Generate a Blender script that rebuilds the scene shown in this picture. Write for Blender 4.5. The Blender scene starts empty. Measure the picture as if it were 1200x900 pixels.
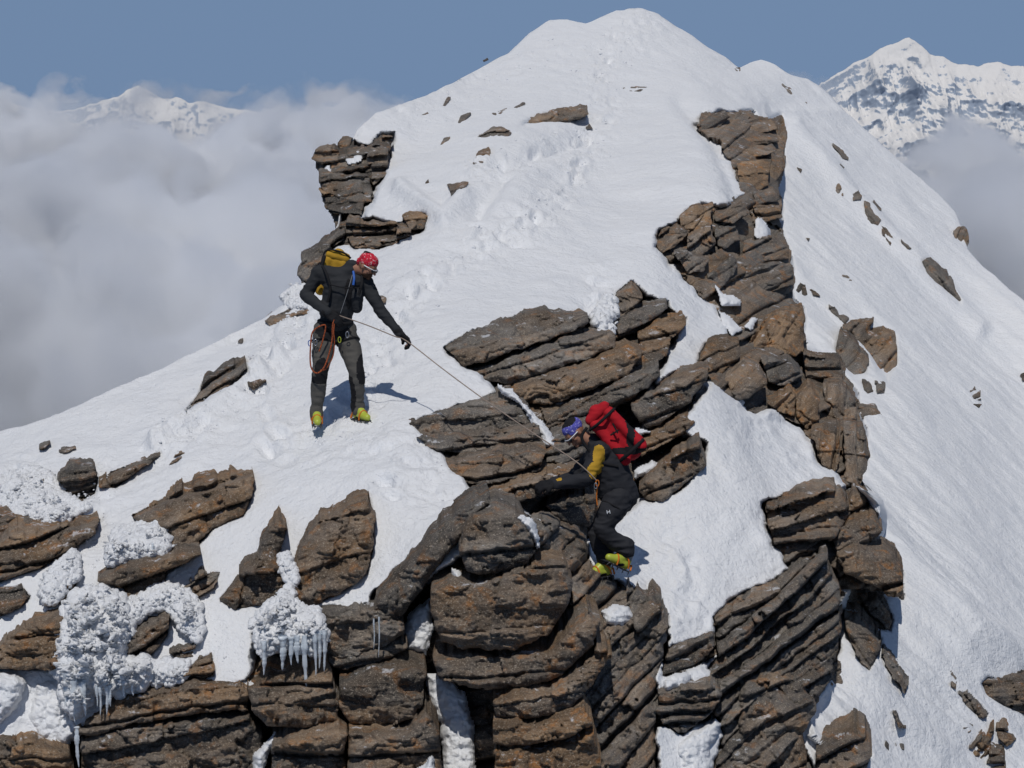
import bpy, bmesh, math, random
import numpy as np
from mathutils import Vector, Matrix

# ------------------------------------------------------------------ camera, light, exposure
scene = bpy.context.scene
col = scene.collection
F = 2239.0                      # focal length in pixels of the 1200 px wide photograph
PITCH = math.atan(350.0 / F)
cam_data = bpy.data.cameras.new("camera")
cam_data.sensor_width = 36.0
cam_data.lens = F / 1200.0 * 36.0
cam_data.clip_start = 0.1
cam_data.clip_end = 60000
cam = bpy.data.objects.new("camera", cam_data)
cam.rotation_euler = (math.pi / 2 - PITCH, 0, 0)
col.objects.link(cam)
scene.camera = cam

SUN_EL, SUN_AZ = math.radians(61), math.radians(7)     # az: degrees to the left of straight behind the camera
sun_dir = Vector((-math.sin(SUN_AZ) * math.cos(SUN_EL), -math.cos(SUN_AZ) * math.cos(SUN_EL), math.sin(SUN_EL)))
sd = bpy.data.lights.new("sun", 'SUN'); sd.energy = 2.45; sd.angle = math.radians(0.5); sd.color = (1.0, 0.955, 0.89)
sun = bpy.data.objects.new("sun", sd); col.objects.link(sun)
sun.rotation_euler = sun_dir.to_track_quat('Z', 'Y').to_euler()

world = bpy.data.worlds.new("World"); scene.world = world; world.use_nodes = True
wn = world.node_tree; wn.nodes.clear()
sky = wn.nodes.new('ShaderNodeTexSky'); sky.sky_type = 'NISHITA'; sky.sun_disc = False
sky.sun_elevation = SUN_EL
sky.sun_rotation = math.atan2(sun_dir.x, sun_dir.y)
sky.altitude = 4000; sky.air_density = 1.0; sky.dust_density = 0.0; sky.ozone_density = 1.6
_tc = wn.nodes.new('ShaderNodeTexCoord'); _sx = wn.nodes.new('ShaderNodeSeparateXYZ'); _mx = wn.nodes.new('ShaderNodeMath'); _cx = wn.nodes.new('ShaderNodeCombineXYZ')
_mx.operation = 'MAXIMUM'; _mx.inputs[1].default_value = 0.16      # thin high-mountain air: the whitish band right on the horizon is under the clouds
wn.links.new(_tc.outputs['Generated'], _sx.inputs[0]); wn.links.new(_sx.outputs[0], _cx.inputs[0]); wn.links.new(_sx.outputs[1], _cx.inputs[1])
wn.links.new(_sx.outputs[2], _mx.inputs[0]); wn.links.new(_mx.outputs[0], _cx.inputs[2]); wn.links.new(_cx.outputs[0], sky.inputs[0])
bg = wn.nodes.new('ShaderNodeBackground'); bg.inputs['Strength'].default_value = 0.07
wo = wn.nodes.new('ShaderNodeOutputWorld')
hs = wn.nodes.new('ShaderNodeHueSaturation'); hs.inputs['Saturation'].default_value = 0.93
wn.links.new(sky.outputs[0], hs.inputs['Color']); wn.links.new(hs.outputs[0], bg.inputs[0]); wn.links.new(bg.outputs[0], wo.inputs[0])

scene.view_settings.view_transform = 'Standard'; scene.view_settings.look = 'None'
scene.view_settings.exposure = 0.0; scene.view_settings.gamma = 1.0
scene.view_settings.use_curve_mapping = False
cy = scene.cycles
cy.max_bounces = 8; cy.diffuse_bounces = 4; cy.glossy_bounces = 2; cy.transmission_bounces = 4
cy.volume_bounces = 6; cy.transparent_max_bounces = 8
cy.use_denoising = True
cy.volume_step_rate = 0.5; cy.volume_max_steps = 512

# ------------------------------------------------------------------ numpy helpers
SP, CP = math.sin(PITCH), math.cos(PITCH)
def W(u, v, d):
    """world point seen at photograph pixel (u, v) and view depth d metres"""
    u = np.asarray(u, float); v = np.asarray(v, float); d = np.asarray(d, float)
    x = (u - 600) / F; y = -(v - 450) / F
    return np.stack([d * x, d * (CP + y * SP), d * (-SP + y * CP)], -1)
def V(u, v, d): return Vector([float(a) for a in W(u, v, d)])

def _h(ix, iy, iz, seed):
    n = (ix.astype(np.int64) * 374761393 + iy.astype(np.int64) * 668265263 + iz.astype(np.int64) * 2147483647 + seed * 974711) & 0xffffffff
    n = ((n ^ (n >> 13)) * 1274126177) & 0xffffffff
    n = ((n ^ (n >> 16)) * 2246822519) & 0xffffffff
    return ((n ^ (n >> 15)) & 0xffffff) / float(0xffffff)
def hash1(a, b=0, seed=0):
    a = np.asarray(a); b = np.broadcast_to(np.asarray(b), a.shape)
    return _h(a, b, np.zeros_like(a), seed)
def noise3(x, y, z, seed=0):
    x = np.asarray(x, float); y = np.broadcast_to(np.asarray(y, float), x.shape); z = np.broadcast_to(np.asarray(z, float), x.shape)
    xi, yi, zi = np.floor(x).astype(int), np.floor(y).astype(int), np.floor(z).astype(int)
    fx, fy, fz = x - xi, y - yi, z - zi
    ux, uy, uz = [f * f * f * (f * (f * 6 - 15) + 10) for f in (fx, fy, fz)]
    r = 0
    for dx in (0, 1):
        for dy in (0, 1):
            for dz in (0, 1):
                g = _h(xi + dx, yi + dy, zi + dz, seed) * 2 - 1
                r = r + g * (ux if dx else 1 - ux) * (uy if dy else 1 - uy) * (uz if dz else 1 - uz)
    return r
def fbm(x, y, z=0.0, o=4, seed=0, g=0.5):
    r = 0; a = 1.0; t = 0
    x = np.asarray(x, float); y = np.asarray(y, float); z = np.asarray(z, float)
    for k in range(o):
        f = 2.03 ** k
        r = r + a * noise3(x * f + 3.7 * k, y * f + 1.3 * k, z * f + 9.1 * k, seed + k); t += a; a *= g
    return r / t
def sstep(a, b, x):
    t = np.clip((x - a) / (b - a), 0, 1); return t * t * (3 - 2 * t)

def sdf(u, v, poly):
    """signed distance in px, negative inside"""
    P = np.asarray(poly, float); Q = np.roll(P, -1, 0)
    best = np.full(u.shape, 1e9); inside = np.zeros(u.shape, bool)
    for (x0, y0), (x1, y1) in zip(P, Q):
        ex, ey = x1 - x0, y1 - y0
        t = np.clip(((u - x0) * ex + (v - y0) * ey) / (ex * ex + ey * ey + 1e-9), 0, 1)
        best = np.minimum(best, (u - x0 - t * ex) ** 2 + (v - y0 - t * ey) ** 2)
        c = ((y0 <= v) != (y1 <= v))
        xx = x0 + (v - y0) * ex / (ey if abs(ey) > 1e-9 else 1e-9)
        inside ^= c & (u < xx)
    dd = np.sqrt(best)
    return np.where(inside, -dd, dd)
def dist_line(u, v, pts):
    best = np.full(np.shape(u), 1e9)
    for (x0, y0), (x1, y1) in zip(pts[:-1], pts[1:]):
        ex, ey = x1 - x0, y1 - y0
        t = np.clip(((u - x0) * ex + (v - y0) * ey) / (ex * ex + ey * ey + 1e-9), 0, 1)
        best = np.minimum(best, (u - x0 - t * ex) ** 2 + (v - y0 - t * ey) ** 2)
    return np.sqrt(best)

def np_mesh(name, verts, faces, mat, smooth=True, parent=None, attrs=None):
    me = bpy.data.meshes.new(name)
    verts = np.asarray(verts, np.float32)
    faces = np.asarray(faces, np.int32)
    n = faces.shape[1]
    me.vertices.add(len(verts)); me.vertices.foreach_set('co', verts.ravel())
    me.loops.add(faces.size); me.loops.foreach_set('vertex_index', faces.ravel())
    me.polygons.add(len(faces))
    me.polygons.foreach_set('loop_start', np.arange(0, faces.size, n, dtype=np.int32))
    me.polygons.foreach_set('loop_total', np.full(len(faces), n, np.int32))
    me.update(calc_edges=True)
    if smooth: me.polygons.foreach_set('use_smooth', np.ones(len(faces), bool))
    for k, a in (attrs or {}).items():
        at = me.attributes.new(k, 'FLOAT_VECTOR', 'POINT'); at.data.foreach_set('vector', np.asarray(a, np.float32).ravel())
    me.validate()
    if mat: me.materials.append(mat)
    o = bpy.data.objects.new(name, me); col.objects.link(o)
    if parent: o.parent = parent
    return o
def tag(o, label=None, cat=None, group=None, kind=None):
    if label: o['label'] = label
    if cat: o['category'] = cat
    if group: o['group'] = group
    if kind: o['kind'] = kind
    return o
def set_origin(o, p):
    """put the origin of a top-level mesh at p, keeping its shape where it is"""
    p = Vector(p); o.data.transform(Matrix.Translation(-p)); o.location = p

# ------------------------------------------------------------------ materials
def mat(name, base=(0.5, 0.5, 0.5), rough=0.8, spec=0.3, **kw):
    m = bpy.data.materials.new(name); m.use_nodes = True
    b = m.node_tree.nodes['Principled BSDF']
    b.inputs['Base Color'].default_value = (*base, 1); b.inputs['Roughness'].default_value = rough
    b.inputs['Specular IOR Level'].default_value = spec
    for k, x in kw.items(): b.inputs[k].default_value = x
    return m
class NT:
    def __init__(s, m): s.t = m.node_tree; s.b = s.t.nodes['Principled BSDF']
    def n(s, typ, ins=None, **kw):
        n = s.t.nodes.new(typ)
        for k, x in kw.items(): setattr(n, k, x)
        for k, x in (ins or {}).items():
            if hasattr(x, 'is_output'): s.t.links.new(x, n.inputs[k])
            else: n.inputs[k].default_value = x
        return n
    def link(s, a, b): s.t.links.new(a, b)
    def noise(s, vec, scale, detail=4, rough=0.55, dist=0.0):
        return s.n('ShaderNodeTexNoise', {'Vector': vec, 'Scale': scale, 'Detail': detail, 'Roughness': rough, 'Distortion': dist}).outputs[0]
    def ramp(s, fac, stops):
        r = s.n('ShaderNodeValToRGB', {'Fac': fac}); e = r.color_ramp.elements
        while len(e) < len(stops): e.new(0.5)
        for i, (p, c) in enumerate(stops):
            e[i].position = p; e[i].color = (*c, 1) if len(c) == 3 else c
        return r.outputs[0]
    def math(s, op, a, b=0.0, clamp=False):
        return s.n('ShaderNodeMath', {0: a, 1: b}, operation=op, use_clamp=clamp).outputs[0]
    def mix(s, fac, a, b, mode='MIX'):
        m = s.n('ShaderNodeMix', data_type='RGBA', blend_type=mode)
        for i, x in ((0, fac), (6, a), (7, b)):
            if hasattr(x, 'is_output'): s.t.links.new(x, m.inputs[i])
            else: m.inputs[i].default_value = x if i == 0 else (*x, 1)
        return m.outputs[2]

def snow_material(name, lump=1.0):
    m = mat(name, (0.86, 0.875, 0.90), 0.75, 0.25)
    t = NT(m); tc = t.n('ShaderNodeTexCoord').outputs['Object']
    n1 = t.noise(tc, 2.2, 6, 0.6); n2 = t.noise(tc, 22, 5, 0.6); n3 = t.noise(tc, 90, 3, 0.6)
    c = t.mix(n1, (0.78, 0.805, 0.845), (0.85, 0.86, 0.875))
    t.link(c, t.b.inputs['Base Color'])
    b1 = t.n('ShaderNodeBump', {'Height': t.noise(tc, 4.5, 7, .66), 'Strength': 0.6, 'Distance': 0.12})
    b2 = t.n('ShaderNodeBump', {'Height': n2, 'Strength': 0.5 * lump, 'Distance': 0.04, 'Normal': b1.outputs[0]})
    b3 = t.n('ShaderNodeBump', {'Height': n3, 'Strength': 0.3 * lump, 'Distance': 0.008, 'Normal': b2.outputs[0]})
    t.link(b3.outputs[0], t.b.inputs['Normal'])
    return m
def rock_material(name, warm=0.5, dark=1.0):
    """foliated schist: grey and ochre brown bands, rust patches, pale mica specks"""
    m = mat(name, (0.2, 0.17, 0.14), 0.82, 0.25)
    t = NT(m)
    st = t.n('ShaderNodeAttribute', attribute_name='strata').outputs['Vector']       # along, across (m), block tone
    geo = t.n('ShaderNodeTexCoord').outputs['Object']
    sx = t.n('ShaderNodeSeparateXYZ', {0: st})
    lay = t.n('ShaderNodeCombineXYZ', {0: t.math('MULTIPLY', sx.outputs[0], 1.8), 1: t.math('MULTIPLY', sx.outputs[1], 6.5), 2: t.math('MULTIPLY', sx.outputs[2], 9.0)}).outputs[0]
    lay2 = t.n('ShaderNodeCombineXYZ', {0: t.math('MULTIPLY', sx.outputs[0], 7.0), 1: t.math('MULTIPLY', sx.outputs[1], 45.0), 2: sx.outputs[2]}).outputs[0]
    band = t.noise(lay, 1.0, 5, 0.6, 0.3)
    fine = t.noise(lay2, 1.0, 4, 0.65, 0.4)
    patch = t.noise(geo, 1.7, 5, 0.6)
    patch2 = t.noise(geo, 5.5, 4, 0.6)
    speck = t.noise(geo, 60, 2, 0.7)
    g = 1.04 * dark
    grey = t.ramp(band, [(0.30, (0.085 * g, 0.078 * g, 0.07 * g)), (0.5, (0.17 * g, 0.155 * g, 0.14 * g)), (0.72, (0.27 * g, 0.25 * g, 0.225 * g))])
    brown = t.ramp(band, [(0.30, (0.09 * g, 0.062 * g, 0.04 * g)), (0.52, (0.21 * g, 0.14 * g, 0.085 * g)), (0.72, (0.32 * g, 0.215 * g, 0.13 * g))])
    f = t.math('ADD', t.math('ADD', t.math('MULTIPLY', t.math('SUBTRACT', patch, 0.5), 2.6), warm), t.math('MULTIPLY', t.math('SUBTRACT', sx.outputs[2], 0.5), 0.7), True)
    c = t.mix(f, grey, brown)
    rust = t.ramp(patch2, [(0.55, (0, 0, 0)), (0.66, (1, 1, 1))])
    c = t.mix(t.math('MULTIPLY', rust, 0.35 + 0.5 * warm), c, (0.36, 0.165, 0.055))
    dk = t.ramp(fine, [(0.30, (0.45, 0.45, 0.45)), (0.52, (1, 1, 1)), (0.8, (1.25, 1.22, 1.18))])
    c = t.mix(0.5, c, dk, 'MULTIPLY')
    tone = t.math('ADD', t.math('MULTIPLY', sx.outputs[2], 0.85), 0.60)
    tc = t.n('ShaderNodeCombineXYZ', {0: tone, 1: tone, 2: tone}).outputs[0]
    c = t.mix(1.0, c, tc, 'MULTIPLY')
    sp = t.ramp(speck, [(0.57, (0, 0, 0)), (0.64, (1, 1, 1))])
    c = t.mix(t.math('MULTIPLY', sp, 0.6), c, (0.52, 0.45, 0.36))
    sp2 = t.ramp(t.noise(geo, 42, 3, 0.75), [(0.34, (1, 1, 1)), (0.44, (0, 0, 0))])
    c = t.mix(t.math('MULTIPLY', sp2, 0.5), c, (0.05, 0.042, 0.035))
    lich = t.ramp(t.noise(geo, 3.1, 5, 0.7), [(0.60, (0, 0, 0)), (0.68, (1, 1, 1))])
    c = t.mix(t.math('MULTIPLY', lich, 0.5), c, (0.055, 0.052, 0.048))
    # spindrift lodged on level ledges
    nz = t.n('ShaderNodeSeparateXYZ', {0: t.n('ShaderNodeNewGeometry').outputs['Normal']}).outputs[2]
    dust = t.math('MULTIPLY', t.n('ShaderNodeMapRange', {0: nz, 1: .80, 2: .93, 3: 0., 4: 1.}, clamp=True).outputs[0], t.ramp(t.noise(geo, 4.5, 5, .7), [(.60, (0, 0, 0)), (.65, (1, 1, 1))]))
    c = t.mix(t.math('MULTIPLY', dust, .6), c, (.78, .80, .84))
    t.link(c, t.b.inputs['Base Color'])
    bh = t.math('ADD', t.math('MULTIPLY', fine, 0.7), t.math('MULTIPLY', t.noise(geo, 26, 6, 0.7), 0.75))
    b1 = t.n('ShaderNodeBump', {'Height': bh, 'Strength': 0.9, 'Distance': 0.035})
    b2 = t.n('ShaderNodeBump', {'Height': speck, 'Strength': 0.7, 'Distance': 0.014, 'Normal': b1.outputs[0]})
    t.link(b2.outputs[0], t.b.inputs['Normal'])
    return m
M_SNOW = snow_material('wind_packed_snow')
M_RIME = snow_material('rime_frost', 1.2)
M_BROWN = rock_material('brown_schist', 0.62)
M_GREY = rock_material('grey_schist', 0.08)
M_MIX = rock_material('weathered_schist', 0.35)
M_RUST = rock_material('rusty_schist', 0.95)
M_DARK = rock_material('dark_schist', 0.25, 0.6)
MR = {'b': M_BROWN, 'g': M_GREY, 'm': M_MIX, 'r': M_RUST, 'd': M_DARK}
# ------------------------------------------------------------------ the lie of the ridge (view depth in metres at chosen points)
MAIN = np.array([
 (0,505,21),(-250,600,22),(130,455,21.6),(250,400,22.8),(330,355,24),(395,495,19),(330,520,18.9),(100,600,18.2),(0,650,17.3),(-250,760,17),
 (100,850,16),(-150,1050,15.2),(300,700,16.6),(300,850,15.6),(300,1050,14.8),(500,600,16.9),(500,760,15.9),(500,900,15.3),(620,600,16.4),(620,760,15.6),(620,900,15.0),(620,1100,14.3),
 (720,675,17.1),(850,600,18.6),(780,760,16.6),(800,900,15.9),(950,900,16.8),(900,700,18.0),(1000,620,19.6),(1050,700,19.4),(480,500,18.6),(560,520,18.6),(640,480,19.2),(560,400,20.6),
 (700,560,18.4),(690,620,17.6),(460,340,23),(400,210,30),(440,130,34),(500,180,31),(600,200,28.5),(600,300,24.5),(760,300,25),(640,370,21.8),(720,370,22.4),(830,400,22.8),
 (830,450,20.8),(920,500,21.4),(1000,520,22),(850,230,29),(870,300,27),(930,380,25.4),(815,130,38),(900,130,43),(680,130,37),(560,90,42),(620,45,48),
 (750,10,54),(750,100,42),(870,75,52),(700,200,31.5)], float)
def _tps(P, val, lam=1e-3):
    X = P / 300.0; n = len(X)
    r = np.sqrt(((X[:, None] - X[None]) ** 2).sum(-1)); K = np.where(r > 0, r * r * np.log(r + 1e-12), 0) + lam * np.eye(n)
    A = np.zeros((n + 3, n + 3)); A[:n, :n] = K; A[:n, n] = 1; A[:n, n + 1:] = X; A[n, :n] = 1; A[n + 1:, :n] = X.T
    w = np.linalg.solve(A, np.r_[val, 0, 0, 0]); return X, w
_X, _w = _tps(MAIN[:, :2], 1.0 / MAIN[:, 2])
def disp_main(u, v):
    u = np.asarray(u, float) / 300; v = np.asarray(v, float) / 300; n = len(_X)
    r = _w[n] + _w[n + 1] * u + _w[n + 2] * v
    for i in range(n):
        q = (u - _X[i, 0]) ** 2 + (v - _X[i, 1]) ** 2
        r = r + _w[i] * 0.5 * q * np.log(q + 1e-18)
    return r
def disp_flank(u, v):
    r = 0.02 + (u - 900) * -2.58e-5 + (v - 90) * 4.31e-5
    r = r * (1 + .12 * sstep(330, 860, v) * sstep(1330, 1000, u))
    return r * (1 + 0.035 * noise3(u / 170 - v / 260, (u + v) / 420, 0, 5))
EDGE = [(862,20),(884,90),(898,140),(900,200),(906,290),(916,360),(928,400),(970,425),(990,490),(996,560),(1004,600),(1004,640),(1000,680),(968,740),(964,800),(945,830),(950,860),(990,900),(1000,1200)]
def side(u, v):
    """>0 right of the cliff's outer edge"""
    ev = np.array([e[1] for e in EDGE], float); eu = np.array([e[0] for e in EDGE], float)
    return u - np.interp(v, ev, eu)
def D(u, v):
    u = np.asarray(u, float); v = np.asarray(v, float)
    k = sstep(-6, 8, side(u, v)) * sstep(60, 150, v + 0.0 * u)
    k = np.maximum(k, sstep(860, 925, u) * sstep(170, 120, v))
    return 1.0 / np.clip((1 - k) * disp_main(u, v) + k * disp_flank(u, v), 0.014, 0.08)

def DM(u, v):
    """depth of the near ridge alone, cliff included"""
    return 1.0 / np.clip(disp_main(u, v), 0.014, 0.08)
SIL = [(-260,585),(-120,545),(0,506),(60,487),(130,457),(200,426),(250,401),(310,371),(338,352),(352,334),(372,305),(392,284),(400,240),(404,180),(418,152),(440,131),(500,112),(560,82),
 (596,63),(620,38),(645,24),(665,23),(686,27),(705,20),(722,12),(750,9),(772,16),(790,30),(812,44),(830,56),(850,66),(866,79),(878,74),(892,71),(908,76),(925,86),(945,93),(962,103),(1000,139),
 (1050,184),(1100,226),(1120,250),(1128,270),(1134,292),(1150,312),(1198,356),(1300,450),(1450,590)]

# ------------------------------------------------------------------ rock outlines (photograph pixels): name -> outline
# every entry: key, outline, strata angle, layer spacing px, relief m, proud m, tone, keep-slope factor, joint length px
RK = {}
def rk(key, pts, th=15, sp=18, amp=0.12, off=0.1, tone='b', k=0.45, jl=90, gy=0.0, gx=0.0, thick=0.9, rough=2.0):
    RK[key] = dict(pts=pts, th=th, sp=sp, amp=amp, off=off, tone=tone, k=k, jl=jl, gy=gy, gx=gx, thick=thick, rough=rough)
# foreground pile under the walkers
rk('fp_bed', [(372,712),(440,712),(480,690),(540,650),(560,600),(590,590),(640,612),(685,628),(692,665),(735,690),(760,700),(782,722),(782,745),(768,790),(768,850),(775,905),(780,1000),(0,1000),(0,868),(90,858),(140,822),(290,800),(300,745),(330,735),(372,740)], 8, 30, .25, -.75, 'd', 1.0, 140, rough=4)
rk('fp_grey', [(628,640),(622,612),(645,612),(685,628),(692,665),(715,680),(740,694),(762,700),(780,720),(782,745),(772,790),(766,850),(768,905),(768,960),(655,960),(640,850),(660,800),(665,740),(668,690),(655,662)], 47, 17, .16, .0, 'g', .8, 130, rough=3)
rk('fp_lean', [(437,715),(440,698),(475,658),(520,612),(558,584),(573,580),(575,590),(547,622),(520,652),(495,692),(470,722),(450,728)], 45, 40, 0.038, .38, 'm', .3, 220, gx=.0006)
rk('fp_top', [(538,650),(541,622),(552,603),(580,592),(603,598),(618,622),(628,645),(618,660),(595,671),(562,674),(546,668)], 6, 76, 0.038, .42, 'm', .3, 200, gy=.0020)
rk('fp_big', [(505,692),(522,685),(560,683),(600,672),(640,660),(664,664),(671,690),(662,716),(642,745),(602,762),(545,761),(516,752),(506,722)], 4, 57, 0.045, .34, 'b', .35, 260, gy=.0012)
rk('fp_b3', [(507,772),(540,766),(600,768),(642,764),(664,744),(690,718),(704,728),(695,755),(670,780),(650,796),(622,806),(560,808),(515,796)], 4, 44, 0.045, .30, 'b', .35, 200)
rk('fp_b4', [(577,822),(600,812),(640,811),(664,798),(700,758),(716,768),(695,800),(668,830),(640,841),(600,846),(580,840)], 8, 40, 0.045, .26, 'b', .35, 200)
rk('fp_b5', [(577,852),(640,845),(684,828),(694,850),(660,868),(600,875),(578,871)], 6, 37, 0.045, .2, 'r', .35, 150)
rk('fp_b6', [(580,882),(660,873),(696,858),(705,905),(706,960),(582,960)], 6, 37, 0.045, .2, 'r', .5, 150)
rk('fp_l1', [(370,716),(400,709),(440,714),(470,724),(476,742),(440,762),(400,771),(378,762)], 8, 21, 0.053, .18, 'g', .4, 150)
rk('fp_l1b', [(384,774),(430,764),(472,748),(478,760),(440,778),(395,786)], 10, 18, 0.045, .12, 'm', .4, 150)
rk('fp_l2', [(398,804),(425,790),(470,782),(498,784),(497,818),(486,844),(450,851),(410,848),(397,828)], 5, 27, 0.053, .26, 'b', .35, 150)
rk('fp_l3', [(408,860),(478,856),(500,830),(514,860),(518,905),(518,960),(408,960)], 6, 32, 0.060, .22, 'b', .4, 150)
rk('fp_l4', [(290,806),(330,796),(385,788),(397,818),(396,846),(350,853),(312,851),(295,833)], 3, 24, 0.060, .24, 'b', .35, 120)
rk('fp_l5', [(320,872),(360,861),(396,851),(407,862),(405,905),(404,960),(318,960)], 4, 29, 0.060, .24, 'm', .4, 120)
rk('fp_l6', [(88,858),(138,822),(200,808),(282,802),(292,812),(290,832),(230,836),(160,847),(110,864)], 8, 20, 0.060, .28, 'b', .35, 170)
rk('fp_l7', [(95,866),(160,851),(290,837),(306,862),(312,890),(306,960),(98,960)], 8, 32, 0.090, .05, 'm', .4, 150)
rk('fp_l8', [(-30,862),(38,869),(80,880),(86,905),(88,960),(-30,960)], 0, 27, 0.075, .2, 'b', .4, 120)
# middle cliff, behind and under the rope
rk('mc_bed', [(523,408),(560,386),(630,366),(690,370),(720,382),(724,342),(740,332),(756,350),(782,353),(803,374),(792,400),(770,440),(765,452),(800,436),(830,430),(833,447),(815,482),(800,505),(826,520),(826,545),(800,572),(776,588),(752,586),(725,610),(700,615),(690,632),(640,614),(600,596),(575,588),(530,552),(480,497),(540,480),(590,460),(575,446),(540,430)], 17, 22, .3, -.55, 'd', 1.0, 120, rough=3)
rk('mc_1', [(523,408),(545,392),(590,375),(630,366),(690,370),(691,378),(668,390),(632,402),(600,412),(570,424),(542,430)], 17, 20, .07, .24, 'm', .5, 160, gy=.003)
rk('mc_2', [(540,434),(575,428),(620,410),(660,397),(700,390),(722,394),(720,408),(690,420),(650,432),(600,451),(570,446)], 18, 17, .08, .14, 'g', .5, 160)
rk('mc_3', [(598,456),(650,437),(700,420),(735,404),(752,414),(738,438),(700,455),(665,468),(640,474),(612,470)], 20, 15, .08, .10, 'b', .5, 120)
rk('mc_4', [(640,486),(690,464),(738,442),(772,424),(774,440),(745,466),(720,480),(690,484),(655,494)], 24, 14, .08, .04, 'm', .5, 110)
rk('mc_5', [(719,362),(724,341),(740,332),(753,350),(744,360),(728,372)], 20, 20, .05, .15, 'm', .5, 90)
rk('mc_6', [(722,378),(745,362),(782,352),(784,362),(770,372),(745,384),(725,392)], 22, 14, .06, .08, 'g', .5, 90)
rk('mc_7', [(745,392),(770,378),(800,371),(804,380),(788,396),(770,404),(750,408)], 14, 16, .05, .15, 'r', .5, 90)
rk('mc_8', [(730,412),(760,408),(786,398),(782,414),(765,428),(740,438)], 20, 14, .06, .08, 'b', .5, 90)
rk('mc_9', [(478,496),(515,482),(560,470),(600,464),(616,478),(626,494),(590,503),(540,507),(500,509),(485,504)], 6, 13, .06, .22, 'g', .5, 140, gy=.002)
rk('mc_10', [(488,512),(540,510),(600,506),(632,498),(636,518),(605,530),(540,531),(503,527)], 5, 12, .06, .22, 'g', .5, 140)
rk('mc_11', [(518,546),(560,538),(620,526),(640,530),(634,550),(592,564),(562,569),(536,562)], 8, 15, .07, .16, 'm', .5, 140)
rk('mc_12', [(566,578),(608,566),(650,553),(694,546),(694,562),(642,577),(604,590)], 12, 14, .07, .04, 'b', .5, 120)
rk('mc_13', [(640,520),(665,505),(690,500),(690,530),(660,545),(640,542)], 14, 14, .07, .1, 'g', .5, 120)
rk('mc_14', [(738,474),(770,456),(800,440),(831,430),(829,448),(806,474),(774,498),(752,504)], 24, 18, .07, .2, 'm', .5, 110)
rk('mc_15', [(744,520),(775,506),(806,488),(814,494),(806,508),(780,520),(752,534)], 22, 13, .07, .08, 'b', .5, 110)
rk('mc_16', [(748,574),(770,548),(800,528),(820,516),(827,545),(800,571),(776,588),(756,586)], 20, 20, .09, .24, 'm', .5, 130)
rk('mc_17', [(640,592),(680,578),(700,580),(694,612),(670,616),(648,608)], 14, 16, .09, -.05, 'd', .6, 130)
# right-hand cliff band
rk('rb_bed', [(815,147),(824,134),(842,128),(880,130),(902,139),(916,134),(920,158),(919,188),(909,214),(916,240),(914,262),(925,290),(933,330),(927,350),(942,361),(944,415),(986,421),(1003,468),(1012,500),(1019,534),(1008,568),(1022,592),(1033,622),(1020,646),(1056,664),(1057,700),(1035,694),(985,690),(984,740),(976,790),(955,825),(935,860),(952,905),(952,1000),(828,1000),(835,905),(848,862),(830,835),(770,850),(768,812),(826,800),(838,770),(776,792),(790,758),(835,742),(836,718),(855,702),(892,690),(925,665),(905,640),(897,592),(935,580),(985,572),(975,556),(960,545),(955,520),(936,500),(905,480),(880,486),(862,470),(838,450),(818,425),(826,404),(852,396),(860,380),(845,365),(820,345),(790,315),(768,290),(772,270),(800,250),(830,240),(852,238),(872,226),(858,195),(845,166),(830,160)], 32, 15, .26, -.28, 'm', 1.0, 60, rough=3)
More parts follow.
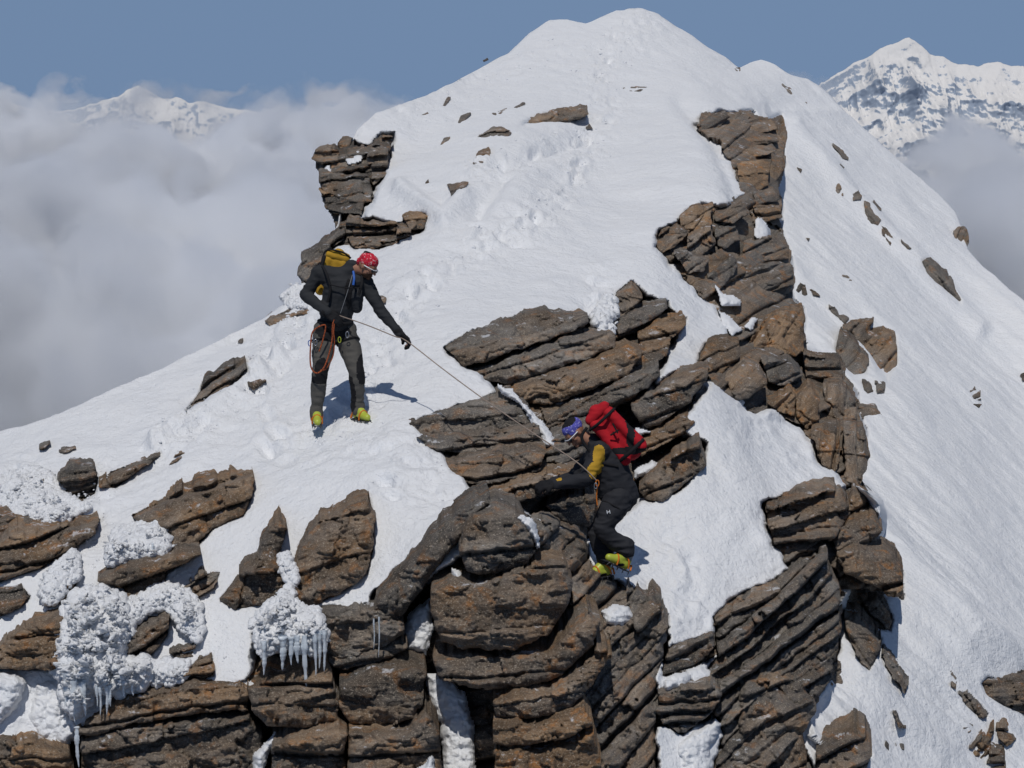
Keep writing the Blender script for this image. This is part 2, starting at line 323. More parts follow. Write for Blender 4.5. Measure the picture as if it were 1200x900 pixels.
RB = [
 ('rb_1', [(817,148),(830,135),(850,129),(856,137),(842,150),(826,158)], 30, 16, 'm', .2), ('rb_2', [(857,151),(861,132),(879,130),(881,137),(868,149)], 40, 16, 'm', .15),
 ('rb_3', [(864,146),(880,138),(904,139),(910,150),(896,154),(868,158)], 8, 18, 'm', .22), ('rb_4', [(864,163),(900,157),(911,158),(912,166),(868,173)], 6, 12, 'b', .16),
 ('rb_5', [(868,177),(905,170),(911,176),(900,182),(870,186)], 8, 12, 'm', .2), ('rb_6', [(862,192),(890,187),(903,190),(901,218),(887,223),(866,213)], 5, 40, 'r', .3),
 ('rb_7', [(904,180),(918,184),(920,196),(908,213),(902,205)], 75, 20, 'b', .25), ('rb_8', [(912,141),(917,135),(922,160),(920,173),(913,166)], 80, 14, 'b', .2),
 ('rb_9', [(882,226),(906,222),(914,235),(886,240)], 6, 10, 'm', .16), ('rb_10', [(882,243),(914,240),(918,256),(890,262)], 8, 10, 'b', .12),
 ('rb_11', [(796,254),(812,241),(835,240),(834,262),(816,275),(798,268)], 30, 30, 'b', .26), ('rb_12', [(838,250),(868,238),(879,250),(860,262),(838,261)], 25, 16, 'm', .2),
 ('rb_13', [(767,287),(775,270),(794,262),(806,273),(790,291),(776,297)], 40, 14, 'b', .12), ('rb_14', [(806,277),(834,264),(838,285),(822,300),(806,296)], 35, 14, 'm', .16),
 ('rb_15', [(838,268),(862,264),(868,282),(850,292),(840,288)], 30, 13, 'm', .12), ('rb_16', [(790,296),(806,298),(830,306),(824,318),(806,322)], 38, 12, 'g', .1),
 ('rb_17', [(870,284),(900,278),(925,290),(924,304),(900,308),(872,304)], 25, 13, 'm', .16), ('rb_18', [(828,322),(856,300),(866,312),(850,334),(832,338)], 38, 12, 'g', .14),
 ('rb_19', [(866,318),(900,310),(928,312),(930,334),(900,340),(872,342)], 25, 12, 'm', .1), ('rb_20', [(876,402),(895,376),(922,362),(942,361),(943,412),(925,420),(904,414),(884,414)], 60, 40, 'r', .3),
 ('rb_21', [(818,424),(828,404),(852,396),(866,402),(868,420),(846,438),(830,436)], 25, 15, 'r', .15), ('rb_22', [(846,444),(872,424),(890,430),(898,450),(878,468),(862,468)], 40, 15, 'm', .16),
 ('rb_23', [(892,420),(925,424),(940,440),(920,452),(900,448)], 20, 15, 'g', .12), ('rb_24', [(942,416),(984,421),(988,442),(960,446),(944,442)], 2, 14, 'b', .2),
 ('rb_25', [(931,466),(946,450),(960,468),(960,492),(946,502),(934,488)], 55, 40, 'r', .26), ('rb_26', [(900,472),(925,456),(934,464),(930,486),(912,482)], 35, 20, 'r', .14),
 ('rb_27', [(964,450),(984,446),(1003,470),(1004,492),(980,496),(966,484)], 82, 16, 'm', .18), ('rb_28', [(950,508),(984,500),(984,540),(976,556),(962,544),(956,522)], 78, 18, 'b', .16),
 ('rb_29', [(988,500),(1011,500),(1019,534),(1008,566),(990,572)], 84, 16, 'm', .22),
 ('rb_31', [(1000,576),(1013,585),(1022,604),(1006,614),(990,606)], 40, 30, 'b', .2), ('rb_32', [(974,632),(1000,611),(1024,607),(1034,622),(1016,641),(1000,640),(980,650)], 20, 34, 'b', .3),
 ('rb_33', [(980,650),(1000,640),(1020,646),(1046,649),(1057,668),(1058,700),(1040,697),(1018,683),(990,674)], 12, 60, 'b', .34),
]
for k_, p_, th_, sp_, tn_, of_ in RB: rk(k_, p_, th_, sp_, .07, of_, tn_, .45, 70, thick=.7)
rk('rb_30', [(897,592),(935,580),(984,573),(996,600),(978,632),(962,650),(945,650),(922,664),(906,640),(899,612)], 13, 11, .2, .1, 'm', .6, 90)
rk('rb_34', [(836,718),(855,702),(892,690),(922,668),(945,654),(968,650),(982,690),(984,740),(976,790),(955,825),(935,860),(952,905),(952,960),(830,960),(836,905),(848,862),(826,800),(840,770)], 38, 13, .18, .1, 'g', .8, 120, rough=3)
rk('rb_35', [(860,716),(880,701),(914,692),(918,704),(888,724),(862,728)], 26, 14, .06, .28, 'g', .5, 90)
rk('rb_36', [(776,792),(784,764),(812,750),(834,744),(838,758),(816,780),(794,790)], 28, 12, .09, .1, 'g', .6, 90)
rk('rb_37', [(769,832),(772,812),(800,806),(832,803),(848,814),(832,840),(800,861),(776,848)], 10, 12, .09, .16, 'g', .6, 120)
rk('rb_38', [(868,800),(900,790),(940,800),(958,828),(940,860),(946,905),(946,960),(860,960)], 30, 26, .1, .2, 'm', .6, 80)
# ------------------------------------------------------------------ loose rocks in the snow: outline, strata angle, spacing, tone, proud, name, label
LOOSE = [
 ([(257,703),(280,675),(300,655),(316,622),(328,609),(336,620),(326,650),(333,680),(337,695),(312,708),(275,714)],14,34,'b',.3,'rock_slab',"tapering brown slab with a pointed top, above the snow clump hung with icicles"),
 ([(342,672),(350,640),(375,611),(410,592),(433,584),(439,610),(437,645),(430,672),(405,692),(365,711),(350,706),(345,690)],18,36,'b',.34,'rock_slab',"big rounded brown boulder slab cracked in two, between the tapering slab and the leaning slab"),
 ([(156,604),(200,580),(260,560),(296,555),(298,575),(286,605),(250,620),(228,645),(205,656),(192,650),(196,630),(180,613),(160,611)],22,22,'b',.34,'rock_slab',"largest brown slab on the left snow, beak pointing left, below the small lone brown stone"),
 ([(114,681),(150,662),(190,655),(225,647),(236,650),(196,671),(190,692),(152,708),(145,690)],18,18,'b',.26,'rock_slab',"brown slab directly under the frosted clump with one small icicle"),
 ([(-40,652),(0,636),(20,622),(60,621),(118,609),(110,626),(85,645),(50,665),(0,682),(-40,690)],20,22,'b',.3,'rock_slab',"long brown slab at the left edge with dark overhanging foot"),
 ([(-40,610),(4,605),(30,608),(44,618),(20,622),(0,640),(-40,660)],20,16,'d',.12,'rock',"dark rock tucked behind the long brown slab at the left edge"),
 ([(-40,690),(25,688),(36,700),(24,712),(0,722),(-40,730)],15,14,'d',.1,'rock',"dark rock in the shade below the long brown slab at the left edge"),
 ([(212,692),(235,675),(257,671),(251,689),(230,702)],25,14,'g',.16,'rock',"small grey leaf shaped rock in smooth snow left of the tapering slab"),
 ([(-40,770),(0,756),(30,735),(72,722),(76,750),(66,785),(20,785),(-40,780)],8,22,'b',.26,'rock_slab',"blocky brown slab at the left edge beside the big rime mass"),
 ([(145,748),(168,728),(200,721),(196,745),(176,768),(150,766)],35,16,'m',.18,'rock',"dark brown rock framed by rime, right of the big rime mass"),
 ([(197,766),(214,755),(231,755),(226,770),(206,772)],10,10,'g',.1,'rock',"small flat grey stone in snow under the rock framed by rime"),
 ([(212,794),(234,771),(248,768),(251,792),(230,797)],12,12,'b',.12,'rock',"small brown stone just above the long slab at the bottom left"),
 ([(52,706),(68,690),(86,662),(94,662),(92,676),(84,700),(58,712)],40,14,'b',.1,'rock',"narrow brown rock half buried in rime above the blocky left edge slab"),
 ([(68,562),(84,549),(108,545),(116,562),(113,580),(96,589),(78,579)],4,7,'g',.18,'rock',"grey layered rock split by level cracks, with tiny snow spots, on the far left"),
 ([(115,571),(130,553),(160,542),(192,530),(166,548),(136,573)],25,12,'b',.14,'rock_slab',"brown wedge rock with a long thin tail beside the grey layered rock"),
 ([(198,545),(205,533),(217,530),(209,540)],30,12,'b',.1,'rock',"lone small brown stone in open snow above the largest slab"),
 ([(68,529),(88,522),(90,526),(72,532)],15,8,'g',.08,'rock',"thin flat sliver of rock in the snow above the grey layered rock"),
 ([(46,527),(52,522),(58,520),(51,528)],20,8,'g',.08,'rock',"tiny dark chip left of the thin flat sliver"),
 ([(40,576),(46,560),(53,556),(51,570),(46,578)],60,8,'b',.1,'rock',"upright brown stone in rime just left of the grey layered rock"),
 ([(21,567),(30,556),(38,548),(36,557),(24,568)],45,8,'g',.1,'rock',"slanting dark sliver at the upper left of the rime field"),
 ([(22,586),(29,578),(32,582),(30,589)],30,8,'g',.08,'rock',"small dark stone in rime under the slanting sliver"),
 ([(59,601),(66,584),(71,588),(66,602)],60,8,'d',.08,'rock',"dark upright stone in the rime below the grey layered rock"),
 ([(210,488),(230,467),(238,447),(264,430),(289,422),(291,432),(266,455),(235,474),(216,484)],32,11,'g',.16,'rock_slab',"long dark grey slab slanting down the snow left of the standing climber"),
 ([(288,446),(300,442),(312,446),(298,458),(291,454)],15,10,'d',.12,'rock',"dark stone under a snow cap beside the long slanting slab"),
 ([(311,376),(334,365),(362,361),(362,367),(336,374),(316,382)],12,8,'m',.14,'rock_slab',"thin brown ledge sticking out left of the standing climber's waist"),
 ([(278,402),(281,397),(285,396),(284,402)],20,8,'d',.06,'rock',"tiny dark chip above the stone with the snow cap"),
 ([(437,351),(443,347),(453,350),(452,355),(440,357)],6,8,'g',.1,'rock',"small flat stone behind the standing climber's outstretched arm"),
 ([(349,322),(352,300),(370,289),(388,286),(386,298),(368,312),(366,334),(353,336)],40,12,'g',.12,'rock',"grey rock on the skyline behind the standing climber's back"),
 ([(605,151),(612,142),(635,132),(660,126),(688,124),(690,134),(668,143),(640,145),(620,151)],12,9,'m',.3,'rock_slab',"long flat slab lying on the upper ridge, widest rock on the summit snow"),
 ([(560,160),(575,150),(588,148),(601,155),(589,168),(571,171)],12,12,'g',.2,'rock',"rounded brown block just left of the long flat slab"),
 ([(555,193),(561,179),(572,173),(575,186),(558,194)],30,12,'b',.15,'rock',"small brown block below the rounded one on the upper ridge"),
 ([(524,216),(550,214),(541,223),(528,231)],20,10,'m',.12,'rock',"wedge shaped stone at a snow roll right of the left promontory"),
 ([(729,103),(745,101),(758,102),(750,107),(735,108)],3,8,'g',.12,'rock',"flat stone alone high in the summit snow"),
 ([(686,149),(691,146),(695,151),(688,152)],10,8,'g',.08,'rock',"tiny stone off the right tip of the long flat slab"),
 ([(536,147),(540,136),(551,133),(545,143)],40,8,'g',.12,'rock',"small upright stone high on the left shoulder"),
 ([(516,170),(520,163),(529,160),(524,168)],30,8,'g',.1,'rock',"small dark stone below the upright one on the left shoulder"),
 ([(574,134),(585,130),(594,127),(588,135),(580,137)],10,6,'g',.08,'rock',"thin split stone left of and above the long flat slab"),
 ([(600,126),(612,120),(616,121),(606,128)],20,6,'g',.08,'rock',"dark chip between the thin split stone and the long flat slab's upper edge"),
 ([(518,124),(525,113),(528,114),(521,125)],60,8,'g',.08,'rock',"thin slanting splinter near the left shoulder skyline"),
 ([(489,138),(501,132),(503,134),(491,140)],20,8,'g',.08,'rock',"thin level splinter below the slanting splinter on the left shoulder"),
 ([(565,71),(571,68),(573,70),(567,73)],10,8,'d',.1,'rock',"dark speck of rock on the left summit skyline"),
 ([(498,214),(502,210),(503,214),(499,218)],20,8,'d',.08,'rock',"tiny chip in the snow roll below the left shoulder"),
 # right flank
 ([(988,384),(1002,378),(1022,377),(1018,389),(1035,386),(1050,396),(1053,424),(1040,447),(1028,436),(1018,414),(1004,398)],50,16,'b',.3,'rock',"large brown rock on the right flank, rounded right half of the split pair"),
 ([(978,408),(985,386),(1000,398),(1019,424),(1016,440),(1000,442),(985,428)],50,16,'m',.24,'rock',"grey brown rock on the right flank, left half of the split pair"),
 ([(1010,446),(1018,450),(1026,460),(1022,468),(1012,457)],45,10,'m',.14,'rock',"small brown stone under the split pair on the right flank"),
 ([(1025,447),(1038,453),(1037,461),(1028,461)],20,10,'g',.14,'rock',"grey stone below the rounded half of the split pair"),
 ([(1004,476),(1026,477),(1034,487),(1010,492)],4,10,'m',.2,'rock',"flat pointed stone jutting right out of the cliff band over the snow"),
 ([(932,340),(937,331),(944,334),(947,346),(936,347)],60,10,'d',.2,'rock',"dark round stone touching the cliff band's right edge"),
 ([(949,340),(956,342),(961,347),(953,346)],0,8,'d',.1,'rock',"dark chip just right of the dark round stone"),
 ([(970,355),(984,369),(996,373),(990,378),(976,368)],0,8,'g',.1,'rock',"crooked dark splinter above the split pair"),
 ([(987,323),(994,324),(1001,329),(995,331)],0,8,'g',.08,'rock',"small dark chip in open snow above the crooked splinter"),
 ([(1080,306),(1087,303),(1098,309),(1115,328),(1128,351),(1126,359),(1106,341),(1086,319)],-50,10,'g',.16,'rock_slab',"long dark rock slanting down the snow near the right skyline"),
 ([(1137,459),(1142,456),(1149,460),(1149,468),(1142,468)],30,10,'m',.14,'rock',"small oval stone alone low on the open right flank"),
 ([(1137,471),(1150,474),(1147,479)],0,10,'d',.08,'rock',"flat chip right under the small oval stone"),
 ([(975,211),(980,209),(986,218),(989,230),(981,230)],60,10,'m',.1,'rock',"pointed dark stone at the left of the string of rocks on the upper flank"),
 ([(998,228),(1006,224),(1011,230),(1009,234),(1000,235)],20,10,'m',.16,'rock',"rounded stone at the top of the string of rocks on the upper flank"),
 ([(1013,236),(1020,238),(1024,250),(1032,258),(1030,266),(1020,263),(1015,252)],-50,10,'m',.18,'rock',"largest knobbly stone in the string of rocks on the upper flank"),
 ([(1031,262),(1040,268),(1047,280),(1043,287),(1034,274)],-50,10,'m',.12,'rock',"lowest stone in the string of rocks on the upper flank"),
 ([(1024,236),(1033,246),(1030,247),(1023,240)],-50,8,'g',.08,'rock',"thin sliver right of the knobbly stone in the string of rocks"),
 ([(1056,281),(1068,291),(1064,292),(1056,285)],-50,8,'g',.08,'rock',"small splinter between the string of rocks and the long slanting rock"),
 ([(976,168),(984,174),(993,186),(988,184),(978,174)],-50,8,'g',.1,'rock',"thin splinter on the upper flank above the string of rocks"),
 ([(984,190),(990,196),(988,199),(983,194)],-50,8,'g',.08,'rock',"tiny chip right under the thin splinter on the upper flank"),
 ([(917,99),(926,102),(933,110),(931,115),(923,108)],-40,8,'g',.14,'rock',"dark crooked stone on the flank close under the skyline shoulder"),
 ([(937,117),(945,120),(946,126),(940,123)],-40,8,'g',.08,'rock',"chip below the dark crooked stone near the skyline shoulder"),
 ([(1117,272),(1124,268),(1131,266),(1137,285),(1131,297),(1121,284)],70,10,'m',.2,'rock',"brown rock poking out of the right skyline edge"),
 ([(861,80),(867,79),(868,83),(862,84)],0,8,'d',.1,'rock',"dark speck in the dip of the skyline right of the summit"),
 ([(934,196),(940,199),(938,203)],0,8,'d',.08,'rock',"dark speck in snow right of the cliff band's top"),
 ([(944,278),(950,279),(948,283)],0,8,'d',.08,'rock',"dark speck in open snow right of the cliff band's waist"),
 ([(1195,440),(1210,434),(1212,448),(1198,447)],0,8,'d',.12,'rock',"dark stone cut by the right picture edge on open snow"),
 ([(990,722),(1005,722),(1020,738),(1033,752),(1030,766),(1019,786),(1008,778),(1000,760),(991,738)],-50,18,'m',.24,'rock',"broad grey brown rock in snow below the large jutting block"),
 ([(1010,706),(1035,700),(1046,728),(1044,741),(1026,736),(1013,716)],-55,14,'m',.2,'rock',"brown rock upper right of the broad one, below the jutting block"),
 ([(1033,766),(1044,767),(1056,786),(1063,802),(1060,813),(1046,792)],-55,12,'g',.18,'rock',"narrow dark rock slanting down right of the broad one"),
 ([(984,694),(998,690),(1016,700),(1006,714),(992,706)],-40,12,'m',.16,'rock',"brown rock wedged right under the large jutting block"),
 ([(1044,831),(1052,832),(1062,854),(1054,852)],-60,10,'g',.14,'rock',"slender stone in snow near the bottom, left of the two dotted chips"),
 ([(1045,858),(1054,860),(1060,870),(1060,882),(1050,874)],-60,10,'g',.12,'rock',"ragged stone at the bottom under the slender stone"),
 ([(1038,868),(1042,874),(1041,880),(1036,874)],-60,8,'d',.08,'rock',"small chip left of the ragged bottom stone"),
 ([(1149,801),(1157,792),(1172,798),(1192,796),(1230,800),(1230,838),(1196,836),(1176,828),(1155,815)],5,14,'b',.26,'rock_slab',"brown block with a flat top at the lower right picture edge"),
 ([(1124,812),(1134,814),(1150,828),(1158,840),(1150,843),(1132,827)],-50,10,'g',.14,'rock',"narrow dark stone slanting left of the flat topped block"),
 ([(1115,786),(1122,792),(1120,796),(1114,790)],-50,8,'g',.08,'rock',"tiny chip up the snow from the narrow dark stone"),
 ([(1114,799),(1121,800),(1120,808),(1115,805)],-50,8,'g',.08,'rock',"small chip left of the narrow dark stone at lower right"),
 ([(1140,884),(1152,862),(1164,856),(1160,880),(1148,894)],60,20,'r',.2,'rock',"rusty red stone standing on edge at the lower right"),
 ([(1166,853),(1176,852),(1191,866),(1180,876),(1170,866)],-10,10,'b',.2,'rock',"tan stone right above the rusty red one"),
 ([(1156,890),(1176,884),(1180,905),(1176,940),(1155,940)],5,12,'b',.16,'rock',"brown stone cut by the bottom edge beside the rusty red one"),
 ([(1160,878),(1174,876),(1172,884),(1160,886)],5,8,'m',.12,'rock',"flat stone between the rusty red one and the bottom edge"),
 ([(1129,853),(1140,851),(1137,857),(1130,860)],20,8,'g',.1,'rock',"small grey stone up left of the rusty red one"),
 ([(1136,876),(1144,866),(1151,863),(1148,872),(1140,878)],50,10,'m',.12,'rock',"brown sliver leaning on the left of the rusty red stone"),
 ([(1192,788),(1206,786),(1206,796),(1196,796)],5,10,'d',.12,'rock',"dark corner stone above the flat topped block at the right edge"),
 ([(956,884),(978,872),(1000,858),(1016,864),(1021,885),(1012,905),(1012,950),(954,950)],20,22,'m',.26,'rock',"dark lump at the bottom edge right of the steep cliff foot"),
 ([(968,782),(985,775),(988,800),(976,804)],70,14,'b',.24,'rock',"small brown block clinging to the cliff foot above its blue shadow"),
 ([(733,694),(745,690),(757,700),(775,712),(783,735),(772,752),(748,744),(737,718)],45,16,'g',.34,'rock',"knobbly grey lump right below the red pack climber's boots"),
]
# promontory on the left skyline: blocks
PROM = [
 ([(362,186),(372,173),(392,170),(398,178),(412,173),(430,180),(436,200),(425,206),(400,200),(378,197)],4,10,'m',.3),
 ([(396,170),(402,161),(412,162),(410,172),(400,176)],20,10,'b',.34), ([(444,166),(449,158),(460,160),(460,166),(452,172)],10,8,'b',.3),
 ([(430,178),(440,168),(456,174),(452,206),(438,216),(428,204)],10,12,'m',.28),
 ([(376,200),(400,203),(434,208),(436,236),(424,240),(396,232),(378,226),(370,210)],6,10,'m',.22),
 ([(376,228),(400,234),(428,238),(424,252),(404,250),(382,244)],5,9,'d',.12),
 ([(374,222),(392,228),(393,236),(380,236)],10,9,'b',.26),
]
PROM2 = [
 ([(402,270),(409,256),(436,262),(466,262),(466,284),(440,290),(416,290)],6,12,'m',.3), ([(472,254),(480,249),(493,249),(500,254),(496,268),(480,268)],4,14,'b',.34),
 ([(466,264),(482,270),(480,278),(464,286)],5,12,'m',.24), ([(456,260),(462,256),(472,258),(470,264),(458,264)],5,12,'b',.3),
 ([(366,300),(380,284),(396,270),(404,268),(402,280),(390,288),(376,300)],35,10,'g',.14),
]
PROM_BED = [(368,186),(374,173),(394,171),(402,163),(412,163),(416,172),(432,172),(446,160),(459,160),(458,176),(450,206),(438,218),(434,238),(424,251),(414,262),(396,268),(392,256),(382,244),(378,228),(388,216),(374,202)]
PROM2_BED = [(366,302),(382,284),(400,268),(412,256),(440,262),(466,260),(480,250),(498,252),(496,268),(480,277),(466,285),(440,290),(416,290),(396,286),(380,300)]
# ------------------------------------------------------------------ builders of rock
def rock_mesh(name, pts, th=15, sp=18, amp=.1, off=.1, tone='b', k=.45, jl=90, gy=0, gx=0, thick=.9, rough=2.0, seed=0, parent=None, step=1.5, surf=False, **_):
    P = np.asarray(pts, float); sp = sp * (1.35 if sp > 14 else 1.15)
    u0, v0 = P.min(0) - 4; u1, v1 = P.max(0) + 4
    size = min(u1 - u0, v1 - v0)
    if size < 45: step = 1.0
    if size < 24: step = .7
    rg = min(rough, size * .06)
    nu = int((u1 - u0) / step) + 1; nv = int((v1 - v0) / step) + 1
    uu, vv = np.meshgrid(u0 + np.arange(nu) * step, v0 + np.arange(nv) * step)
    def fld(a, b):
        return sdf(a, b, P) + rg * fbm(a / 11, b / 11, seed * 1.7, 3, seed) * 1.6
    S = fld(uu, vv); amp = amp * 1.25
    keep = S < step * .75
    e = .4
    gxs = (fld(uu + e, vv) - S) / e; gys = (fld(uu, vv + e) - S) / e
    gl = gxs ** 2 + gys ** 2 + 1e-6
    mv = np.where((S > 0) & keep, np.minimum(S, step) / gl, 0)
    uu = uu - gxs * mv; vv = vv - gys * mv
    # base depth: follows the ridge less than the snow does, so faces stand steeper than the slope
    uc, vc = P.mean(0); DF = DS if surf else DM
    Dc = float(DF(np.array([uc]), np.array([vc]))[0])
    d0 = DF(np.clip(uu, P[:, 0].min(), P[:, 0].max()), vv)
    d0 = Dc + k * (d0 - Dc)
    m = Dc / F                                        # metres per pixel here
    sc = min(1.0, 1.0)
    a = math.radians(th)
    s = uu * math.sin(a) + vv * math.cos(a); t = uu * math.cos(a) - vv * math.sin(a)
    s = s + sp * .40 * fbm(t / (sp * 5), s / (sp * 4), seed, 3, seed + 11) + 1.5 * noise3(t / 14, s / 14, seed, 31)
    q = s / sp + .85 * noise3(s / (3 * sp), t * 0 + seed * 3.1, t / (sp * 14), seed + 4)
    band = np.floor(q).astype(int); fr = q - band
    H = hash1(band, seed, 7)
    tj = t / jl + H * 7 + .10 * noise3(t / 9, s / 9, seed, 3) + .25 * noise3(s / (sp * 2.), band, seed, 6)
    jb = np.floor(tj).astype(int); jf = tj - jb
    H2 = hash1(jb, band * 31 + seed, 9)
    pro = amp * (H - .5) * 1.6 + amp * (H2 - .5) * 1.0
    ex = np.minimum(fr, 1 - fr) * sp; ej = np.minimum(jf, 1 - jf) * jl
    gd = min(.10, .2 * sp * m + amp * .4)
    # which bed the nearest crack belongs to: most cracks are hairlines, a few gape
    H3 = hash1(np.floor(q + .5).astype(int), seed, 17) ** 3.2
    pro = pro - gd * 2.8 * np.exp(-(ex / (1.2 + 2.2 * H3)) ** 4) * (.10 + .90 * H3) - gd * .6 * np.exp(-(ej / 1.2) ** 2)
    pro = pro - gd * .35 * np.exp(-ex / 3.0) * H3
    pro = pro + amp * (.12 + .95 * hash1(band, 5, seed + 21) ** 1.5) * (fr - .35)                # beds lean out at the bottom and shade the next one down
    s2 = s / max(sp / 4.2, 3.2); b2 = np.floor(s2 + .3 * noise3(t / 30, s / 20, seed, 8)).astype(int); f2 = s2 - np.floor(s2)
    pro = pro + np.clip(noise3(t / 60, s / 40, seed, 51) * 2.5, 0, 1) * amp * .22 * (hash1(b2, np.floor(t / (jl * .4) + hash1(b2, 3, 2) * 5).astype(int), 5) - .5) * 1.6
    mm = min(1.0, size / 30)
    # broken flat facets: nearest of scattered cell centres sets a tilted plane
    fs_ = max(14., sp * 1.3); gxc, gyc = np.floor(t / (fs_ * 1.7)), np.floor(s / fs_); bd = np.full(uu.shape, 1e9); facet = np.zeros(uu.shape)
    for i_ in (-1, 0, 1):
        for j_ in (-1, 0, 1):
            cx, cyy = (gxc + i_).astype(int), (gyc + j_).astype(int)
            px = (cx + .15 + .7 * hash1(cx, cyy, seed + 1)) * fs_ * 1.7; py = (cyy + .15 + .7 * hash1(cx, cyy, seed + 2)) * fs_
            dd = ((t - px) / 1.7) ** 2 + (s - py) ** 2
            val = .05 * (hash1(cx, cyy, seed + 3) - .5) + ((t - px) * (hash1(cx, cyy, seed + 4) - .5) / 1.7 + (s - py) * (hash1(cx, cyy, seed + 5) - .5)) * .0052
            near = dd < bd; bd = np.where(near, dd, bd); facet = np.where(near, val, facet)
    cn = 2.2 * fbm(uu / 30, vv / 18, seed, 2, seed + 60); chip = np.floor(cn) + sstep(.82, 1.0, cn - np.floor(cn))
    pro = pro + mm * (.055 * fbm(uu / 34, vv / 26, seed, 3, seed + 2) + .022 * fbm(t / 16, s / 5, seed, 4, seed + 8) + .045 * chip + facet + .022 * fbm(uu / 3.6, vv / 3.0, seed, 3, seed + 9))
    inn = np.maximum(-S, 0)
    pro = pro - min(.09, size * m * .10) * np.exp(-inn / (1.6 + .012 * size)) - min(.08, size * m * .08) * np.exp(-inn / (.08 * size + 2))
    lim = size * m
    if surf and size < 34: off = .35 * lim * 1.0 + .02
    d = d0 - np.minimum(off, lim * 1.2 + .03) - pro - gx * (uu - uc) - gy * (vv - vc)
    idx = -np.ones(uu.shape, int); idx[keep] = np.arange(keep.sum())
    f = np.stack([idx[:-1, :-1], idx[1:, :-1], idx[1:, 1:], idx[:-1, 1:]], -1).reshape(-1, 4)
    f = f[(f >= 0).all(1)]
    front = W(uu[keep], vv[keep], d[keep])
    at = np.stack([t[keep] * m, s[keep] * m, .6 * H2[keep] + .4 * hash1(np.full(keep.sum(), seed), 1, 3)], -1)
    # sides going back into the mountain
    E = np.concatenate([f[:, [0, 1]], f[:, [1, 2]], f[:, [2, 3]], f[:, [3, 0]]])
    key = np.sort(E, 1); kk = key[:, 0].astype(np.int64) * (len(front) + 1) + key[:, 1]
    _, inv, cnt = np.unique(kk, return_inverse=True, return_counts=True)
    B = E[cnt[inv] == 1]
    ring = np.unique(B); loc = -np.ones(len(front), int); loc[ring] = np.arange(len(ring))
    n0 = len(front); rings = [front]; ats = [at]; faces = [f]; prev = ring
    cen = front.mean(0)
    th_ = min(thick, max(.25, lim * 2.2))
    for j, (bk, sh) in enumerate(((.10, .0), (.35, .01), (1.0, .06))):
        base = front[ring]; dirn = base / np.linalg.norm(base, axis=1, keepdims=True)
        nz = .03 * mm * fbm(base[:, 0] * 9, base[:, 2] * 9, j * 3.0, 2, seed)[:, None]
        # level sides: run back horizontally so tops are real ledges
        back = dirn * np.array([1, 1, .15]) * th_ * bk
        rings.append(base + back + (cen - base) * sh + nz * np.array([0, 0, 1]))
        aa = at[ring].copy(); aa[:, 1] += bk * .3; ats.append(aa)
        new = n0 + j * len(ring) + np.arange(len(ring))
        pa, pb = (B[:, 0], B[:, 1]) if j == 0 else (n0 + (j - 1) * len(ring) + loc[B[:, 0]], n0 + (j - 1) * len(ring) + loc[B[:, 1]])
        faces.append(np.stack([pb, pa, new[loc[B[:, 0]]], new[loc[B[:, 1]]]], -1))
    verts = np.concatenate(rings); at = np.concatenate(ats); faces = np.concatenate(faces)
    return np_mesh(name, verts, faces, MR[tone], smooth=False, parent=parent, attrs={'strata': at})

def empty(name, loc):
    o = bpy.data.objects.new(name, None); o.location = loc; o.empty_display_size = .2; col.objects.link(o); return o
def cliff(name, keys, loc, label, cat):
    """one rock mass: an empty at its foot, its bed and every slab as parts"""
    root = empty(name, loc); tag(root, label, cat)
    for i, kx in enumerate(keys):
        a = RK[kx]
        o = rock_mesh('bedrock' if kx.endswith('_bed') else 'slab', seed=sum(map(ord, kx)) % 97 + i, **a)
        o.data.transform(Matrix.Translation(-root.location)); o.parent = root
    return root

# ------------------------------------------------------------------ the snow sheet
BEDS = {}
def carve_depth(u, v):
    """how far the snow lies behind the rock faces (m)"""
    r = np.zeros(u.shape)
    polys = [(RK[k]['pts'], 9) for k in RK if k.endswith('_bed') or k in ('rb_30', 'rb_33', 'rb_34', 'rb_37', 'rb_36', 'fp_lean', 'fp_l6', 'rb_32')]
    polys += [(L[0], None) for L in LOOSE] + [(PROM_BED, 5), (PROM2_BED, 5)]
    for pts, soft in polys:
        P = np.asarray(pts, float); (a0, b0), (a1, b1) = P.min(0) - 12, P.max(0) + 12
        sz = min(a1 - a0, b1 - b0) - 24
        if not soft and sz < 26: continue
        m = (u > a0) & (u < a1) & (v > b0) & (v < b1)
        if not m.any(): continue
        s = sdf(u[m], v[m], P) + (6 * fbm(u[m] / 34, v[m] / 28, 0, 2, 94) + 3.5 * fbm(u[m] / 13, v[m] / 13, 0, 3, 91) + 1.0 * noise3(u[m] / 4, v[m] / 4, 0, 92) if soft else 0)
        if soft: r[m] = np.maximum(r[m], 1.35 * sstep(3, -soft, s))
        else: r[m] = np.maximum(r[m], min(.6, sz * .02) * sstep(1, -min(6, .3 * sz), s))
    return r
TRAIL = [(405,500),(440,420),(470,360),(520,320),(570,285),(620,262),(650,235),(668,205),(690,165),(712,128),(700,95),(712,70),(735,45),(752,16)]
TRAIL2 = [(560,185),(600,190),(640,170),(690,160)]
